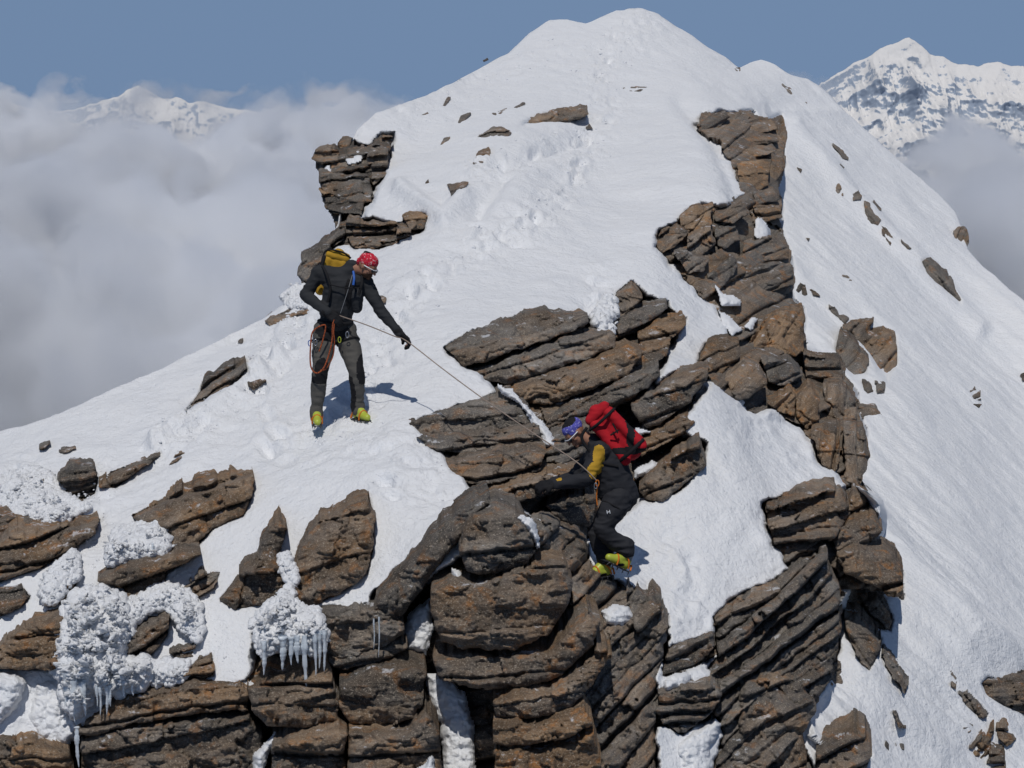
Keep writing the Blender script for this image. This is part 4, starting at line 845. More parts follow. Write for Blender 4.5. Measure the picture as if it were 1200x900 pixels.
def cloud_volume(name, lo, hi, floor, ramp, scale, dens, seed, tilt=0.0, hole=.42, cut=1.6):
    bm = bmesh.new(); bmesh.ops.create_cube(bm, size=1)
    c = [(a + b) / 2 for a, b in zip(lo, hi)]; s = [b - a for a, b in zip(lo, hi)]
    for v in bm.verts: v.co = Vector((v.co.x * s[0], v.co.y * s[1], v.co.z * s[2]))
    me = bpy.data.meshes.new(name); bm.to_mesh(me); bm.free()
    o = bpy.data.objects.new(name, me); o.location = c; col.objects.link(o)
    m = bpy.data.materials.new(name + '_vapour'); m.use_nodes = True; nt = m.node_tree; nt.nodes.clear()
    t = NT.__new__(NT); t.t = nt
    out = nt.nodes.new('ShaderNodeOutputMaterial'); pv = nt.nodes.new('ShaderNodeVolumePrincipled')
    pv.inputs['Color'].default_value = (.93, .945, .972, 1); pv.inputs['Anisotropy'].default_value = .1
    nt.links.new(pv.outputs[0], out.inputs['Volume'])
    pos = t.n('ShaderNodeNewGeometry').outputs['Position']
    off = t.n('ShaderNodeVectorMath', {0: pos, 1: (seed * 137., seed * 71., 0)}, operation='ADD').outputs[0]
    z = t.n('ShaderNodeSeparateXYZ', {0: pos}).outputs[2]; y = t.n('ShaderNodeSeparateXYZ', {0: pos}).outputs[1]
    big = t.noise(off, 1 / scale, 1.0, .5); puff = t.noise(off, 2.6 / scale, 6, .55)
    top = t.math('ADD', t.math('ADD', t.math('MULTIPLY', t.math('SUBTRACT', big, .5), ramp * 7.5), floor), t.math('MULTIPLY', y, tilt))
    h = t.math('SUBTRACT', top, z)                                  # metres under the local cloud top
    v = t.math('ADD', t.math('DIVIDE', h, ramp), t.math('MULTIPLY', t.math('SUBTRACT', puff, .5), cut * 2))
    core = t.n('ShaderNodeMapRange', {0: v, 1: 0.0, 2: .25, 3: 0.0, 4: 1.0}, clamp=True).outputs[0]
    # rents in the deck, where the dark valley shows through
    gap = t.noise(off, .55 / scale, 3.0, .6)
    gp = t.n('ShaderNodeMapRange', {0: gap, 1: hole, 2: hole + .09, 3: 0.02, 4: 1.0}, clamp=True).outputs[0]
    thick = t.n('ShaderNodeMapRange', {0: h, 1: ramp * 1.5, 2: ramp * 5, 3: 1.0, 4: .15}, clamp=True).outputs[0]
    x = t.n('ShaderNodeSeparateXYZ', {0: pos}).outputs[0]
    e1 = t.n('ShaderNodeMapRange', {0: t.math('ADD', x, t.math('MULTIPLY', puff, 60)), 1: lo[0] + 60, 2: lo[0] + 110, 3: 0., 4: 1.}, clamp=True).outputs[0]
    e2 = t.n('ShaderNodeMapRange', {0: t.math('ADD', x, t.math('MULTIPLY', puff, 60)), 1: hi[0] - 60, 2: hi[0], 3: 1., 4: 0.}, clamp=True).outputs[0]
    core = t.math('MULTIPLY', core, t.math('MULTIPLY', e1, e2))
    dn = t.math('MULTIPLY', t.math('MULTIPLY', core, t.math('MULTIPLY', gp, thick)), dens)
    nt.links.new(dn, pv.inputs['Density'])
    me.materials.append(m); tag(o, kind='stuff')
    return o
cloud_volume('clouds', (-640, 300, -230), (90, 1250, 20), -137, 15, 64, .36, 1, .101, .465, 1.8)
cloud_volume('clouds', (130, 700, -420), (1150, 2050, 60), -338, 26, 120, .13, 2, .150, .48, 1.7)
# the dark valley floor under the clouds, out to the horizon
bm = bmesh.new(); bmesh.ops.create_circle(bm, cap_ends=True, segments=64, radius=40000)
me = bpy.data.meshes.new('valley'); bm.to_mesh(me); bm.free(); vo = bpy.data.objects.new('valley', me); vo.location = (0, 0, -1300); col.objects.link(vo)
vm = mat('far_forest_and_rock', (.05, .07, .10), .95, .1); t = NT(vm)
t.link(t.mix(t.noise(t.n('ShaderNodeTexCoord').outputs['Object'], .0015, 8, .65), (.03, .05, .075), (.10, .13, .17)), t.b.inputs['Base Color'])
me.materials.append(vm); tag(vo, kind='structure')
# ------------------------------------------------------------------ the two climbers
def _ico(sub=2):
    bm = bmesh.new(); bmesh.ops.create_icosphere(bm, subdivisions=sub, radius=1); bm.verts.ensure_lookup_table()
    v = np.array([x.co[:] for x in bm.verts]); f = np.array([[y.index for y in x.verts] for x in bm.faces]); bm.free(); return v, f
ICO = _ico(2); ICO3 = _ico(3)
def frame(axis, up=(0, 0, 1)):
    z = Vector(axis).normalized(); x = Vector(up).cross(z)
    if x.length < 1e-3: x = Vector((1, 0, 0)).cross(z)
    x.normalize(); y = z.cross(x); return np.array([x, y, z]).T
def add_ell(bm, c, r, R=None, sub=None):
    v, f = sub or ICO; q = v * np.array(r)
    if R is not None: q = q @ np.array(R).T
    vs = [bm.verts.new(tuple(p)) for p in q + np.array(c)]
    for t in f: bm.faces.new([vs[i] for i in t])
def add_cap(bm, a, ra, b, rb, flat=1.0, up=(0, 1, 0)):
    """tapered limb piece: frustum with a ball at each end"""
    a = np.array(a, float); b = np.array(b, float); R = frame(b - a, up); K = 16
    add_ell(bm, a, (ra, ra * flat, ra), R); add_ell(bm, b, (rb, rb * flat, rb), R)
    ra_, rb_ = [], []
    for k in range(K):
        t = 2 * math.pi * k / K; o = R @ np.array([math.cos(t), math.sin(t) * flat, 0])
        ra_.append(bm.verts.new(tuple(a + o * ra))); rb_.append(bm.verts.new(tuple(b + o * rb)))
    for k in range(K): bm.faces.new([ra_[k], ra_[(k + 1) % K], rb_[(k + 1) % K], rb_[k]])
    bm.faces.new(ra_[::-1]); bm.faces.new(rb_)
def melt(name, bm, m, parent=None, voxel=.010, smooth=4, wr=0.0, wf=14., seed=1, patches=()):
    """union of the pieces as one continuous surface, smoothed, with cloth folds"""
    me = bpy.data.meshes.new('t'); bm.to_mesh(me); bm.free(); t = bpy.data.objects.new('t', me); col.objects.link(t)
    r = t.modifiers.new('r', 'REMESH'); r.mode = 'VOXEL'; r.voxel_size = voxel
    s = t.modifiers.new('s', 'SMOOTH'); s.iterations = smooth; s.factor = .5
    dg = bpy.context.evaluated_depsgraph_get(); ev = t.evaluated_get(dg)
    out = bpy.data.meshes.new_from_object(ev); bpy.data.objects.remove(t); bpy.data.meshes.remove(me)
    out.name = name; n = len(out.vertices); co = np.empty(n * 3, np.float32); out.vertices.foreach_get('co', co); co = co.reshape(-1, 3)
    if wr:
        no = np.empty(n * 3, np.float32); out.vertex_normals.foreach_get('vector', no); no = no.reshape(-1, 3)
        w = fbm(co[:, 0] * wf, co[:, 1] * wf, co[:, 2] * wf * 1.3, 3, seed)
        w2 = 1 - 2 * np.abs(fbm(co[:, 0] * wf * .8 + 5, co[:, 1] * wf * .8, co[:, 2] * wf * 2.2, 2, seed + 4)) * 1.6
        out.vertices.foreach_set('co', (co + no * (wr * (w + .7 * w2 - .3))[:, None]).ravel())
    out.materials.clear(); out.materials.append(m)
    for pm in [p[2] for p in patches]: out.materials.append(pm)
    if patches:
        fc = np.empty(len(out.polygons) * 3, np.float32); out.polygons.foreach_get('center', fc); fc = fc.reshape(-1, 3)
        idx = np.zeros(len(fc), np.int32)
        for i, (c, r_, _) in enumerate(patches):
            dv = (fc - np.array(c)) / np.array(r_); idx[(dv ** 2).sum(1) + .25 * fbm(fc[:, 0] * 20, fc[:, 1] * 20, fc[:, 2] * 20, 2, i) < 1] = i + 1
        out.polygons.foreach_set('material_index', idx)
    out.polygons.foreach_set('use_smooth', np.ones(len(out.polygons), bool))
    o = bpy.data.objects.new(name, out); col.objects.link(o)
    if parent: o.parent = parent
    return o
def tube(name, pts, r, m, parent=None, K=8, sub=6, twist=0.0):
    """round cord through points (smoothed)"""
    P = [Vector(p) for p in pts]; Q = []
    for i in range(len(P) - 1):
        p0, p1, p2, p3 = P[max(i - 1, 0)], P[i], P[i + 1], P[min(i + 2, len(P) - 1)]
        for j in range(sub):
            t = j / sub
            Q.append(.5 * ((2 * p1) + (p2 - p0) * t + (2 * p0 - 5 * p1 + 4 * p2 - p3) * t * t + (3 * p1 - p0 - 3 * p2 + p3) * t ** 3))
    Q.append(P[-1]); vs = []; fs = []
    for i, q in enumerate(Q):
        ax = (Q[min(i + 1, len(Q) - 1)] - Q[max(i - 1, 0)]); R = frame(ax, (0, 1, .01))
        for k in range(K):
            a = 2 * math.pi * k / K; vs.append(np.array(q) + R @ np.array([math.cos(a) * r, math.sin(a) * r, 0]))
    for i in range(len(Q) - 1):
        for k in range(K): fs.append((i * K + k, i * K + (k + 1) % K, (i + 1) * K + (k + 1) % K, (i + 1) * K + k))
    return np_mesh(name, np.array(vs), fs, m, parent=parent)
def cloth(name, c, rough=.85, c2=None, scale=40., lo=.45, hi=.6):
    m = mat(name, c, rough, .2); t = NT(m); tc = t.n('ShaderNodeTexCoord').outputs['Object']
    n = t.noise(tc, 9, 4, .6)
    a = t.mix(n, tuple(x * .8 for x in c), tuple(min(1, x * 1.2) for x in c))
    if c2: a = t.mix(t.ramp(t.noise(tc, scale, 2, .5), [(lo, (0, 0, 0)), (hi, (1, 1, 1))]), a, c2)
    t.link(a, t.b.inputs['Base Color'])
    t.link(t.n('ShaderNodeBump', {'Height': t.noise(tc, 60, 3, .6), 'Strength': .25, 'Distance': .006}).outputs[0], t.b.inputs['Normal'])
    return m
C_JACK = cloth('charcoal_fleece', (.030, .032, .036)); C_BLACK = cloth('black_cloth', (.014, .014, .016)); C_TROU = cloth('grey_trousers', (.095, .09, .082))
C_SKIN = mat('sunburnt_skin', (.34, .17, .11), .6, .3); C_BEARD = mat('stubble', (.08, .045, .03), .9, .1)
C_RED = cloth('red_bandana', (.55, .02, .045), c2=(.75, .55, .55), scale=75, lo=.60, hi=.66)
C_YEL = cloth('ochre_nylon', (.48, .28, .03)); C_REDP = cloth('red_nylon', (.42, .012, .02)); C_BLUE = cloth('violet_bandana', (.10, .10, .42), c2=(.5, .5, .75), scale=55, lo=.6, hi=.66)
C_NAVY = cloth('black_softshell', (.026, .027, .032)); C_LIME = mat('lime_boot_shell', (.42, .48, .055), .4, .5); C_ORG = mat('orange_webbing', (.60, .17, .02), .7, .3)
C_ROPE = cloth('orange_rope', (.42, .10, .035), c2=(.10, .03, .02), scale=150, lo=.5, hi=.55); C_ROPE2 = cloth('worn_rope', (.30, .24, .20)); C_STEEL = mat('steel', (.5, .5, .52), .3, .5, Metallic=.9)
C_LENS = mat('dark_lens', (.02, .02, .025), .08, .6); C_WHITE = mat('white_plastic', (.75, .77, .8), .3, .5); C_BLUT = mat('blue_tube', (.03, .12, .45), .5, .4); C_DKST = mat('dark_steel', (.06, .06, .065), .4, .5, Metallic=.6)
C_GREYB = mat('grey_boot_cuff', (.25, .26, .27), .6, .3)

def head(bm, c, f, u, s=1.0):
    c = np.array(c); f = np.array(Vector(f).normalized()); u = np.array(u, float); u = u - f * u.dot(f); u /= np.linalg.norm(u); r = np.cross(f, u)
    R = np.array([r, f, u]).T
    P = lambda a, b, d: c + s * (R @ np.array([a, b, d]))
    add_ell(bm, P(0, -.012, .025), (.077 * s, .096 * s, .098 * s), R, ICO3)       # skull
    add_ell(bm, P(0, .018, -.045), (.060 * s, .070 * s, .072 * s), R, ICO3)       # face and jaw
    add_ell(bm, P(0, .070, -.098), (.024 * s, .020 * s, .018 * s), R)             # chin
    add_cap(bm, P(0, .082, .012), .010 * s, P(0, .112, -.032), .013 * s)          # nose
    add_cap(bm, P(-.03, .076, .022), .012 * s, P(.03, .076, .022), .012 * s)      # brow
    add_cap(bm, P(-.018, .088, -.066), .007 * s, P(.018, .088, -.066), .007 * s)  # lips
    for k in (-1, 1):
        add_ell(bm, P(k * .080, -.008, -.010), (.011 * s, .019 * s, .032 * s), R) # ears
        add_ell(bm, P(k * .032, .074, .002), (.013 * s, .012 * s, .010 * s), R)   # eyes
        add_ell(bm, P(k * .042, .052, -.030), (.022 * s, .022 * s, .022 * s), R)  # cheeks
    return P, R
def hand(bm, wrist, d, palm_n, s=1.0, curl=1.0, fat=0.0):
    """palm, four bent fingers of different lengths, thumb off the side"""
    w = np.array(wrist); d = np.array(Vector(d).normalized()); n = np.array(palm_n, float); n -= d * n.dot(d); n /= np.linalg.norm(n); x = np.cross(d, n)
    add_cap(bm, w, .026 * s + fat, w + d * .02 * s, .028 * s + fat)
    for k in range(4):
        o = (k - 1.5) * .021 * s
        a = w + d * .02 * s + x * o * .8; b = w + d * .085 * s + x * o
        add_cap(bm, a, .015 * s + fat, b, .013 * s + fat)
        L = (.040, .046, .043, .034)[k] * s; p = b
        for j, ang in enumerate((.75, 1.35, 1.2)):
            tot = sum((.75, 1.35, 1.2)[:j + 1]) * curl * .62
            q = p + (d * math.cos(tot) + n * math.sin(tot)) * L * (1, .72, .6)[j]
            add_cap(bm, p, (.0105 - .001 * j) * s + fat, q, (.0095 - .001 * j) * s + fat); p = q
    t0 = w + d * .025 * s + x * .026 * s; t1 = t0 + (d * .75 + x * .5 + n * .45) * .038 * s; t2 = t1 + (d * .55 - x * .2 + n * .8) * .032 * s
    add_cap(bm, t0, .014 * s + fat, t1, .012 * s + fat); add_cap(bm, t1, .012 * s + fat, t2, .009 * s + fat)
def boot(parent, ankle, toe, up=(0, 0, 1), s=1.0):
    """mountain boot with a strap-on crampon: shell, cuff, straps and spikes"""
    a = np.array(ankle, float); t = np.array(toe, float); f = t - a; L = .29 * s
    u = np.array(up, float); u /= np.linalg.norm(u); f = f - u * f.dot(u); f /= np.linalg.norm(f); r = np.cross(f, u)
    heel = a - f * .06 * s - u * .085 * s; P = lambda x, y, z: heel + r * x * s + f * y * s + u * z * s
    bm = bmesh.new()
    add_cap(bm, P(0, .045, .035), .046 * s, P(0, .06, .12), .052 * s); add_cap(bm, P(0, .04, .02), .040 * s, P(0, .15, .03), .045 * s)
    add_cap(bm, P(0, .15, .028), .045 * s, P(0, .235, .015), .036 * s); add_cap(bm, P(0, .06, .10), .05 * s, P(0, .15, .045), .042 * s)
    o = melt('boot', bm, C_LIME, parent, .009, 3, patches=[(P(0, .045, .10), (.075, .06, .05), C_GREYB), (P(0, .1, .005), (.05, .05, .02), C_BLACK)])
    bm = bmesh.new()
    for x in (-.038, .038): add_cap(bm, P(x, .0, -.022), .005, P(x * 1.15, .15, -.022), .005); add_cap(bm, P(x * 1.15, .15, -.022), .005, P(x * .55, .25, -.022), .005)
    for y in (.0, .10, .15, .25): add_cap(bm, P(-.036, y, -.022), .005, P(.036, y, -.022), .005)
    for x in (-1, 1):
        for y in (.005, .07, .13, .19):
            k = P(x * .042, y, -.022)
            add_cap(bm, k, .007, k - u * .034 * s + r * x * .006, .0015)
        k = P(x * .022, .25, -.022); add_cap(bm, k, .007, k + f * .04 * s - u * .012, .0015); add_cap(bm, P(x * .03, .225, -.022), .006, P(x * .034, .25, -.055), .0015)
    me = bpy.data.meshes.new('crampon'); bm.to_mesh(me); bm.free(); me.materials.append(C_DKST); c = bpy.data.objects.new('crampon', me); col.objects.link(c); c.parent = o
    tube('strap', [P(-.05, .16, -.015), P(-.045, .165, .045), P(0, .17, .078), P(.045, .165, .045), P(.05, .16, -.015)], .0075, C_ORG, o)
    tube('strap', [P(-.052, .03, .0), P(-.056, .07, .07), P(0, .125, .115), P(.056, .07, .07), P(.052, .03, .0)], .0075, C_ORG, o)
    tube('strap', [P(-.04, -.008, -.01), P(0, -.022, .04), P(.04, -.008, -.01)], .008, C_ORG, o)
    return o
def sweep(bm, chain):
    for (a, ra), (b, rb) in zip(chain[:-1], chain[1:]): add_cap(bm, a, ra, b, rb)
def reroot(root):
    """parts were built in world space: hang them on the thing's empty without moving them"""
    T = Matrix.Translation(-root.location)
    def go(o):
        if o.type == 'MESH': o.data.transform(T)
        for c in o.children: go(c)
    for c in root.children: go(c)

# --- standing climber -------------------------------------------------------
bpy.context.view_layer.update()
d1 = float(DS(np.array([395.]), np.array([497.]))[0]) - .10
j = lambda u, v, dd=0.0: np.array(V(u, v, d1 + dd))
p1 = empty('person', V(396, 497, d1)); tag(p1, "standing climber in charcoal jacket and grey trousers with red headscarf, paying out the rope", 'person')
hipR, hipL = j(381, 388, .02), j(404, 387, .05); kneeR, kneeL = j(375, 436, -.10), j(418, 436, -.06); ankR, ankL = j(371, 482, .02), j(419, 478, .06)
chest = j(400, 338, -.02); waist = j(393, 370, .02); neck = j(412, 314, -.06); hd = j(431, 312, -.14)
shR, shL = j(374, 320, -.04), j(427, 329, -.04); elR, elL = j(358, 346, .0), j(447, 366, -.06); wrR, wrL = j(384, 366, -.20), j(469, 391, -.10)
toeR, toeL = j(373, 500, -.32), j(437, 498, -.14)
fdir, udir = (.78, -.42, -.47), (.42, -.05, .9)
def arms(bm, e=0.0):
    sweep(bm, [(shR, .058 + e), (elR, .045 + e), (wrR, .033 + e)]); sweep(bm, [(shL, .058 + e), (elL, .045 + e), (wrL, .032 + e)])
def legs(bm, e=0.0, k=1.0):
    for h, kn, an in ((hipR, kneeR, ankR), (hipL, kneeL, ankL)): sweep(bm, [(h, .088 * k + e), ((h + kn) / 2, .076 * k + e), (kn, .056 + e), ((kn * .6 + an * .4), .055 + e), (an, .036 + e)])
bm = bmesh.new()
sweep(bm, [(waist, .13), (chest, .15)]); sweep(bm, [(hipR, .10), (hipL, .10)]); sweep(bm, [(shR, .07), (chest + np.array([0, 0, .06]), .12), (shL, .07)])
sweep(bm, [(waist, .13), ((hipR + hipL) / 2, .12)]); sweep(bm, [(chest, .12), (neck, .058), (hd + np.array([-.03, .03, -.04]), .055)])
arms(bm); legs(bm)
Ph, Rh = head(bm, hd, fdir, udir)
hand(bm, wrL, (.75, -.1, -.62), (-.3, -.4, -.8)); hand(bm, wrR, (.7, -.3, -.5), (-.2, .9, -.2), curl=.6)
body = melt('body', bm, C_SKIN, p1, .008, 2, patches=[(Ph(0, .05, -.09), (.07, .07, .055), C_BEARD)])
bm = bmesh.new()
sweep(bm, [(j(394, 376, .02), .165), (waist, .165), (chest, .185)]); sweep(bm, [(shR, .085), (chest + np.array([0, .02, .07]), .15), (shL, .085)])
sweep(bm, [(shR, .075), (elR, .064), (wrR, .047)]); sweep(bm, [(shL, .078), (elL, .060), (wrL, .042)]); sweep(bm, [(chest + np.array([0, 0, .05]), .12), (neck + np.array([.01, .01, .012]), .080)])
sweep(bm, [(j(416, 348, -.08), .085), (j(418, 360, -.06), .060)])
jk = melt('jacket', bm, C_JACK, p1, .010, 3, .0065, 8, 3, patches=[(j(408, 345, -.2), (.035, .2, .16), C_BLACK)])
tube('zip', [j(413, 322, -.20), j(409, 336, -.235), j(404, 352, -.225), j(399, 367, -.19)], .0028, C_GREYB, jk)
bm = bmesh.new(); legs(bm, .024, 1.1); sweep(bm, [(hipR, .125), (hipL, .125)]); sweep(bm, [(waist + np.array([0, 0, -.03]), .14), ((hipR + hipL) / 2, .135)])
for an in (ankR, ankL): sweep(bm, [(an + np.array([0, 0, .05]), .068), (an + np.array([0, -.01, -.02]), .072)])
dk = lambda p, r: (p, r, C_BLACK)
melt('trousers', bm, C_TROU, p1, .010, 2, .0075, 8, 8, patches=[dk(kneeR + np.array([.02, -.05, .02]), (.07, .10, .13)), dk(kneeL + np.array([.06, 0, .02]), (.07, .12, .16)), dk((ankL + kneeL) / 2 + np.array([-.05, -.02, -.02]), (.05, .1, .2)), dk((hipR + hipL) / 2 + np.array([0, 0, .0]), (.19, .3, .085)), dk(kneeR + np.array([0, 0, -.07]), (.09, .12, .05))])
bm = bmesh.new(); hand(bm, wrL, (.75, -.1, -.62), (-.3, -.4, -.8), fat=.005, s=1.12); add_cap(bm, wrL - np.array([.03, 0, -.03]), .040, wrL, .038); melt('glove', bm, C_BLACK, p1, .006, 1, .002, 40)
bm = bmesh.new(); hand(bm, wrR, (.7, -.3, -.5), (-.2, .9, -.2), curl=.6, fat=.005, s=1.1); add_cap(bm, wrR - np.array([.03, 0, 0]), .040, wrR, .038); melt('glove', bm, C_BLACK, p1, .006, 1, .002, 40)
boot(p1, ankR + np.array([0, 0, -.01]), toeR, (0, .0, 1)); boot(p1, ankL + np.array([0, 0, -.01]), toeL, (0, .05, 1))
bm = bmesh.new(); add_ell(bm, Ph(0, -.018, .050), (.086, .104, .086), Rh, ICO3); add_cap(bm, Ph(-.02, -.09, -.0), .04, Ph(.02, -.09, -.0), .04); add_ell(bm, Ph(0, -.06, .10), (.06, .05, .03), Rh)
melt('headscarf', bm, C_RED, p1, .008, 2, .005, 24, 5, patches=[(Ph(-.0, -.075, .125), (.055, .055, .035), C_BLACK)])
def glasses(parent, Ph, mf, rim=True):
    g = tube('glasses', [Ph(-.082, -.01, .004), Ph(-.075, .05, .008), Ph(-.045, .098, .008), Ph(0, .104, .008), Ph(.045, .098, .008), Ph(.075, .05, .008), Ph(.082, -.01, .004)], .005, mf, parent)
    bm = bmesh.new()
    for k in (-1, 1): add_ell(bm, Ph(k * .036, .096, -.004), (.030, .010, .021), frame(Ph(k * .3, 1, 0) - Ph(0, 0, 0), Ph(0, 0, 1) - Ph(0, 0, 0)) @ np.array([[1, 0, 0], [0, 0, 1], [0, 1, 0]]))
    me = bpy.data.meshes.new('lens'); bm.to_mesh(me); bm.free(); me.materials.append(C_LENS); o = bpy.data.objects.new('lens', me); col.objects.link(o); o.parent = g
glasses(p1, Ph, C_WHITE)
def belt(parent, c, rx, ry, R, r, m, name='harness'):
    return tube(name, [np.array(c) + R @ np.array([math.cos(a) * rx, math.sin(a) * ry, 0]) for a in np.linspace(0, 2 * math.pi, 17)], r, m, parent, sub=3)
hr = belt(p1, j(393, 377, .02), .175, .165, frame((.05, 0, 1)), .018, C_BLACK)
for h, kn in ((hipR, kneeR), (hipL, kneeL)): belt(hr, h * .72 + kn * .28, .112, .112, frame(h - kn), .012, C_BLACK, 'leg_loop')
def carabiner(parent, c, s, m, rot=0.0):
    c = np.array(c); return tube('carabiner', [c + np.array([math.sin(a + rot) * s * .5, -.01, math.cos(a + rot) * s]) for a in np.linspace(0, 2 * math.pi, 11)], .0045, m, parent, K=6, sub=3)
carabiner(hr, j(366, 397, -.17), 0.028, C_STEEL, .3); carabiner(hr, j(370, 401, -.18), 0.031, C_STEEL, -.3); carabiner(hr, j(363, 402, -.16), 0.028, C_BLUT, .5)
carabiner(hr, j(398, 398, -.16), 0.028, C_LIME, .6); carabiner(hr, j(407, 392, -.16), 0.031, C_STEEL, -.5)
tube('strap', [j(378, 312, -.10), j(383, 322, -.20), j(387, 338, -.215), j(384, 354, -.20)], .014, C_BLACK, jk); tube('strap', [j(424, 322, -.13), j(424, 333, -.20), j(420, 346, -.20)], .014, C_BLACK, jk)
tube('strap', [j(385, 333, -.225), j(404, 337, -.245), j(422, 337, -.22)], .006, C_BLACK, jk)
tube('hose', [j(414, 318, -.2), j(415, 326, -.24), j(414, 334, -.25)], .012, C_BLUT, jk)
reroot(p1)
# backpack on his back
def pack(name, ctr, R, dims, mmain, label, lid_m, parts, dark=()):
    root = empty(name, Vector(ctr)); tag(root, label, 'backpack')
    bm = bmesh.new(); a, b, c = dims
    C = np.array(ctr); P = lambda x, y, z: C + R @ np.array([x * a, y * b, z * c])
    for x in (-.55, .55):
        for y in (-.45, .45): add_cap(bm, P(x, y, -.72), .30 * a, P(x * .85, y * .9, .6), .28 * a)
    add_cap(bm, P(0, 0, -.6), .62 * a, P(0, 0, .6), .55 * a); add_cap(bm, P(-.5, .5, -.4), .3 * a, P(.5, .5, -.4), .3 * a)
    melt('pack_body', bm, mmain, root, .011, 6, .0035, 7, 9, patches=[(P(*q), r_, C_BLACK) for q, r_ in dark])
    bm = bmesh.new()
    for y in (-.35, .35): add_cap(bm, P(-.5, y, .78), .27 * a, P(.5, y, .78), .27 * a)
    add_cap(bm, P(0, -.2, .85), .38 * a, P(0, .3, .82), .38 * a)
    melt('lid', bm, lid_m, root, .011, 6, .004, 9, 4)
    for s in parts: tube('strap', [P(*q) for q in s[0]], s[1], s[2], root)
    reroot(root); return root
Rb = frame((.25, -.05, 1), (0, 1, 0))        # x right, y away
pack('backpack', j(391, 322, .25), Rb, (.17, .13, .25), C_YEL, "ochre yellow backpack with black piping, on the back of the standing climber", C_YEL,
     [([(-.75, -.35, .92), (-.4, -.62, 1.02), (.3, -.66, 1.02), (.78, -.4, .86)], .009, C_BLACK), ([(-.80, -.5, .55), (-.78, -.55, .85), (-.5, -.3, 1.08)], .009, C_BLACK), ([(-.75, -.95, .6), (-.7, -1.5, .72), (-.7, -1.9, .3)], .02, C_BLACK)])

# --- climber stepping down --------------------------------------------------
d2 = float(DS(np.array([722.]), np.array([672.]))[0]) - .22
j = lambda u, v, dd=0.0: np.array(V(u, v, d2 + dd))
p2 = empty('person', V(722, 674, d2)); tag(p2, "crouching climber in black jacket with mustard side patch, climbing down with the red backpack", 'person')
hN, hF = j(724, 586, -.08), j(724, 588, .12); kN, kF = j(706, 617, -.14), j(700, 624, .10); aN, aF = j(733, 652, -.06), j(709, 661, .08)
ch = j(708, 540, .0); wa = j(722, 572, .02); nk = j(693, 517, .0); hd = j(673, 507, -.02)
sN, sF = j(703, 528, -.17), j(699, 530, .17); eN, eF = j(687, 562, -.22), j(672, 560, .20); wN, wF = j(650, 568, -.18), j(646, 566, .12)
tN, tF = j(742, 670, -.16), j(697, 674, .02)
f2, u2 = (-.60, -.42, -.68), (-.72, -.12, .62)
bm = bmesh.new()
sweep(bm, [(wa, .125), (ch, .15)]); sweep(bm, [(sN, .065), (ch * .7 + nk * .3, .11), (sF, .065)]); sweep(bm, [(hN, .095), (hF, .095)]); sweep(bm, [(wa, .125), ((hN + hF) / 2, .115)]); sweep(bm, [(ch, .11), (nk, .056), (hd + np.array([.05, .02, -.02]), .055)])
for h, k_, a in ((hN, kN, aN), (hF, kF, aF)): sweep(bm, [(h, .085), ((h + k_) / 2, .076), (k_, .056), (k_ * .6 + a * .4, .054), (a, .034)])
for s_, e_, w_ in ((sN, eN, wN), (sF, eF, wF)): sweep(bm, [(s_, .055), (e_, .043), (w_, .032)])
Ph, Rh = head(bm, hd, f2, u2)
hand(bm, wN, (-.9, 0, -.15), (0, .3, -1)); hand(bm, wF, (-.9, .1, -.15), (0, .3, -1))
melt('body', bm, C_SKIN, p2, .008, 2)
bm = bmesh.new()
sweep(bm, [(j(727, 580, .02), .172), (wa, .178), (ch, .190)]); sweep(bm, [(sN, .085), (ch * .75 + nk * .25, .15), (sF, .085)]); sweep(bm, [(ch, .13), (nk + np.array([.02, 0, 0]), .078)])
for s_, e_, w_ in ((sN, eN, wN), (sF, eF, wF)): sweep(bm, [(s_, .082), (e_, .070), (w_ + np.array([.02, 0, 0]), .050)])
jk = melt('jacket', bm, C_NAVY, p2, .010, 3, .008, 8, 13, patches=[(j(702, 536, -.24), (.055, .2, .12), C_YEL), (j(697, 551, -.24), (.07, .2, .075), C_YEL), (j(655, 561, -.2), (.03, .08, .015), C_YEL), (j(722, 584, -.2), (.10, .25, .02), C_REDP), (j(683, 508, -.1), (.022, .1, .04), C_YEL)])
bm = bmesh.new()
for h, k_, a in ((hN, kN, aN), (hF, kF, aF)): sweep(bm, [(h, .132), ((h + k_) / 2, .114), (k_, .088), (k_ * .5 + a * .5, .082), (a + np.array([0, 0, .09]), .086), (a + np.array([0, 0, .06]), .090)])
sweep(bm, [(hN, .12), (hF, .12)]); sweep(bm, [(wa, .13), ((hN + hF) / 2, .13)])
tr = melt('trousers', bm, C_NAVY, p2, .010, 2, .009, 8, 22)
# small pale monogram on the thigh
def stroke(pts, r=.0035): return tube('emblem', pts, r, C_WHITE, tr, K=6, sub=2)
q = lambda a, b: j(713 + a, 600 + b, -.236)
stroke([q(-2, -2), q(-1.2, 2.2)]); stroke([q(1.2, -2.4), q(2, 1.8)]); stroke([q(-1.8, .4), q(1.6, -.4)])
for w_, n_ in ((wN, 0), (wF, 1)):
    bm = bmesh.new(); hand(bm, w_, (-.9, .1 * n_, -.15), (0, .3, -1), fat=.005, s=1.12); add_cap(bm, w_ + np.array([.04, 0, 0]), .044, w_, .040); melt('glove', bm, C_BLACK, p2, .006, 1, .002, 40)
boot(p2, aN + np.array([.01, 0, -.01]), aN + np.array([-.16, -.10, -.13]), (.42, .25, .87)); boot(p2, aF, tF, (-.05, .1, 1))
bm = bmesh.new(); add_ell(bm, Ph(0, -.02, .045), (.086, .104, .086), Rh, ICO3)
cp = melt('bandana', bm, C_BLUE, p2, .008, 2, .005, 24, 5, patches=[(Ph(0, -.03, .125), (.085, .10, .07), C_BLACK)])
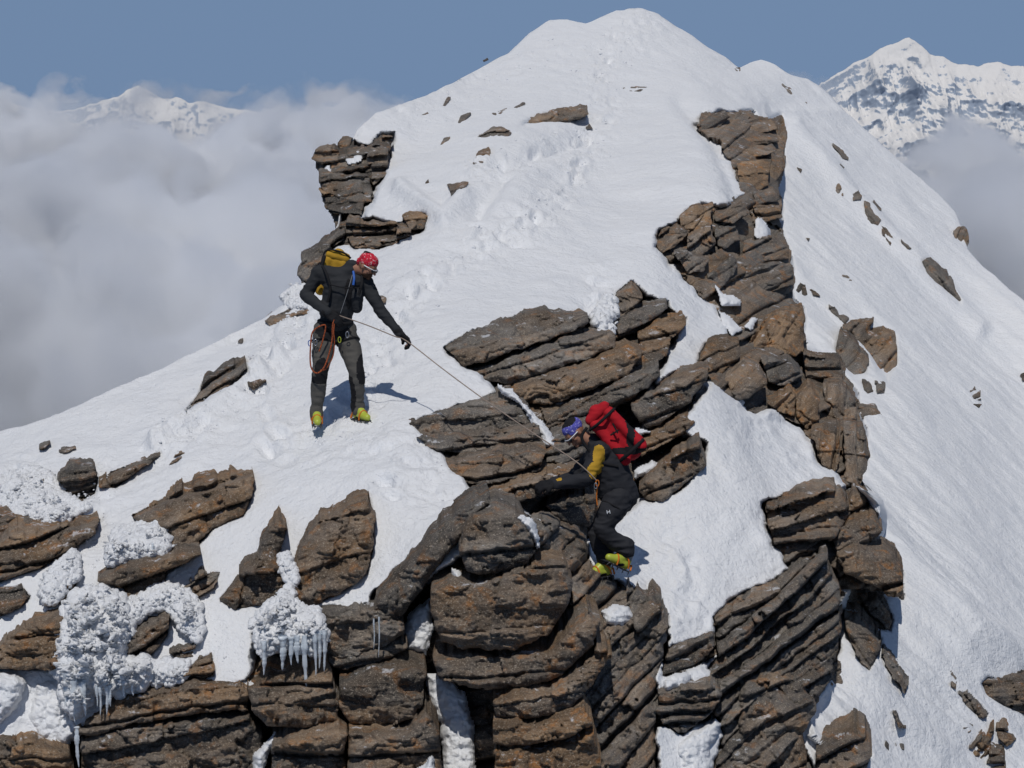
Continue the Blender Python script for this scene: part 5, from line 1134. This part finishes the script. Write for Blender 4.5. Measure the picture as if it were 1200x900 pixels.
glasses(p2, Ph, C_WHITE)
hr = belt(p2, (wa + (hN + hF) / 2) / 2, .16, .155, frame(wa - (hN + hF) / 2), .016, C_BLACK)
belt(hr, hN * .7 + kN * .3, .112, .112, frame(hN - kN), .010, C_BLACK, 'leg_loop')
carabiner(hr, j(700, 566, -.28), 0.028, C_ORG, .1); carabiner(hr, j(698, 569, -.28), 0.025, C_STEEL, .5); tube('sling', [j(700, 571, -.27), j(699, 582, -.25), j(700, 592, -.24)], .006, C_ORG, hr)
reroot(p2)
axis = np.array(V(694, 486, d2)) - np.array(V(744, 540, d2)); Rp = frame(axis, (0, 1, 0))
pk = pack('backpack', j(722, 508, -.04), Rp, (.172, .18, .315), C_REDP, "red backpack with black side panels, on the back of the crouching climber", C_REDP,
     [([(-.85, -.5, -.62), (-.3, -.86, -.62), (.3, -.86, -.62), (.85, -.5, -.62)], .018, C_BLACK), ([(-.85, -.45, .58), (-.3, -.80, .56), (.3, -.80, .56), (.85, -.45, .56)], .014, C_BLACK), ([(.3, -.86, .30), (.15, -.88, .0)], .007, C_BLACK),
      ([(-.2, -.86, .1), (.3, -.88, .05)], .008, C_BLACK), ([(-.8, -.9, .7), (-1.4, -1.0, .55), (-1.5, -1.0, -.2), (-1.0, -.8, -.7)], .014, C_BLACK)], dark=[((1.0, -.1, 0), (.045, .2, .30)), ((0, -.7, -.62), (.2, .25, .035))])

# --- rope -------------------------------------------------------------------
A = lambda u, v, dd: V(u, v, d1 + dd); B = lambda u, v, dd: V(u, v, d2 + dd)
m1, m2 = A(477, 400, -.16), B(668, 536, -.22)
line = [A(395, 369, -.20), A(430, 381, -.18), A(462, 394, -.17), m1]
for t in (.25, .5, .75): line.append(m1.lerp(m2, t) - Vector((0, 0, .03 * math.sin(math.pi * t))))
line += [m2, B(686, 550, -.28), B(699, 563, -.27)]
o = tube('rope', line, .0055, C_ROPE2, sub=5); set_origin(o, line[0]); tag(o, "taut thin rope running from the standing climber's hand down to the crouching climber", 'rope')
o = tube('rope', [A(394, 368, -.22), A(390, 380, -.24), A(389, 400, -.22), A(384, 420, -.22), A(378, 433, -.24), A(370, 437, -.24), A(364, 428, -.23), A(364, 405, -.22), A(367, 388, -.22), A(381, 381, -.23), A(379, 396, -.22), A(374, 412, -.2)], .0075, C_ROPE)
set_origin(o, A(394, 368, -.2)); tag(o, "orange rope loop hanging from the standing climber's harness to his knee", 'rope')
o = tube('rope', [A(393, 372, -.22), A(391, 388, -.24), A(392, 402, -.22), A(390, 418, -.2), A(382, 432, -.2), A(375, 434, -.2)], .0055, C_ROPE)
set_origin(o, A(393, 372, -.2)); tag(o, "second, thinner orange strand hanging between the standing climber's thighs", 'rope')
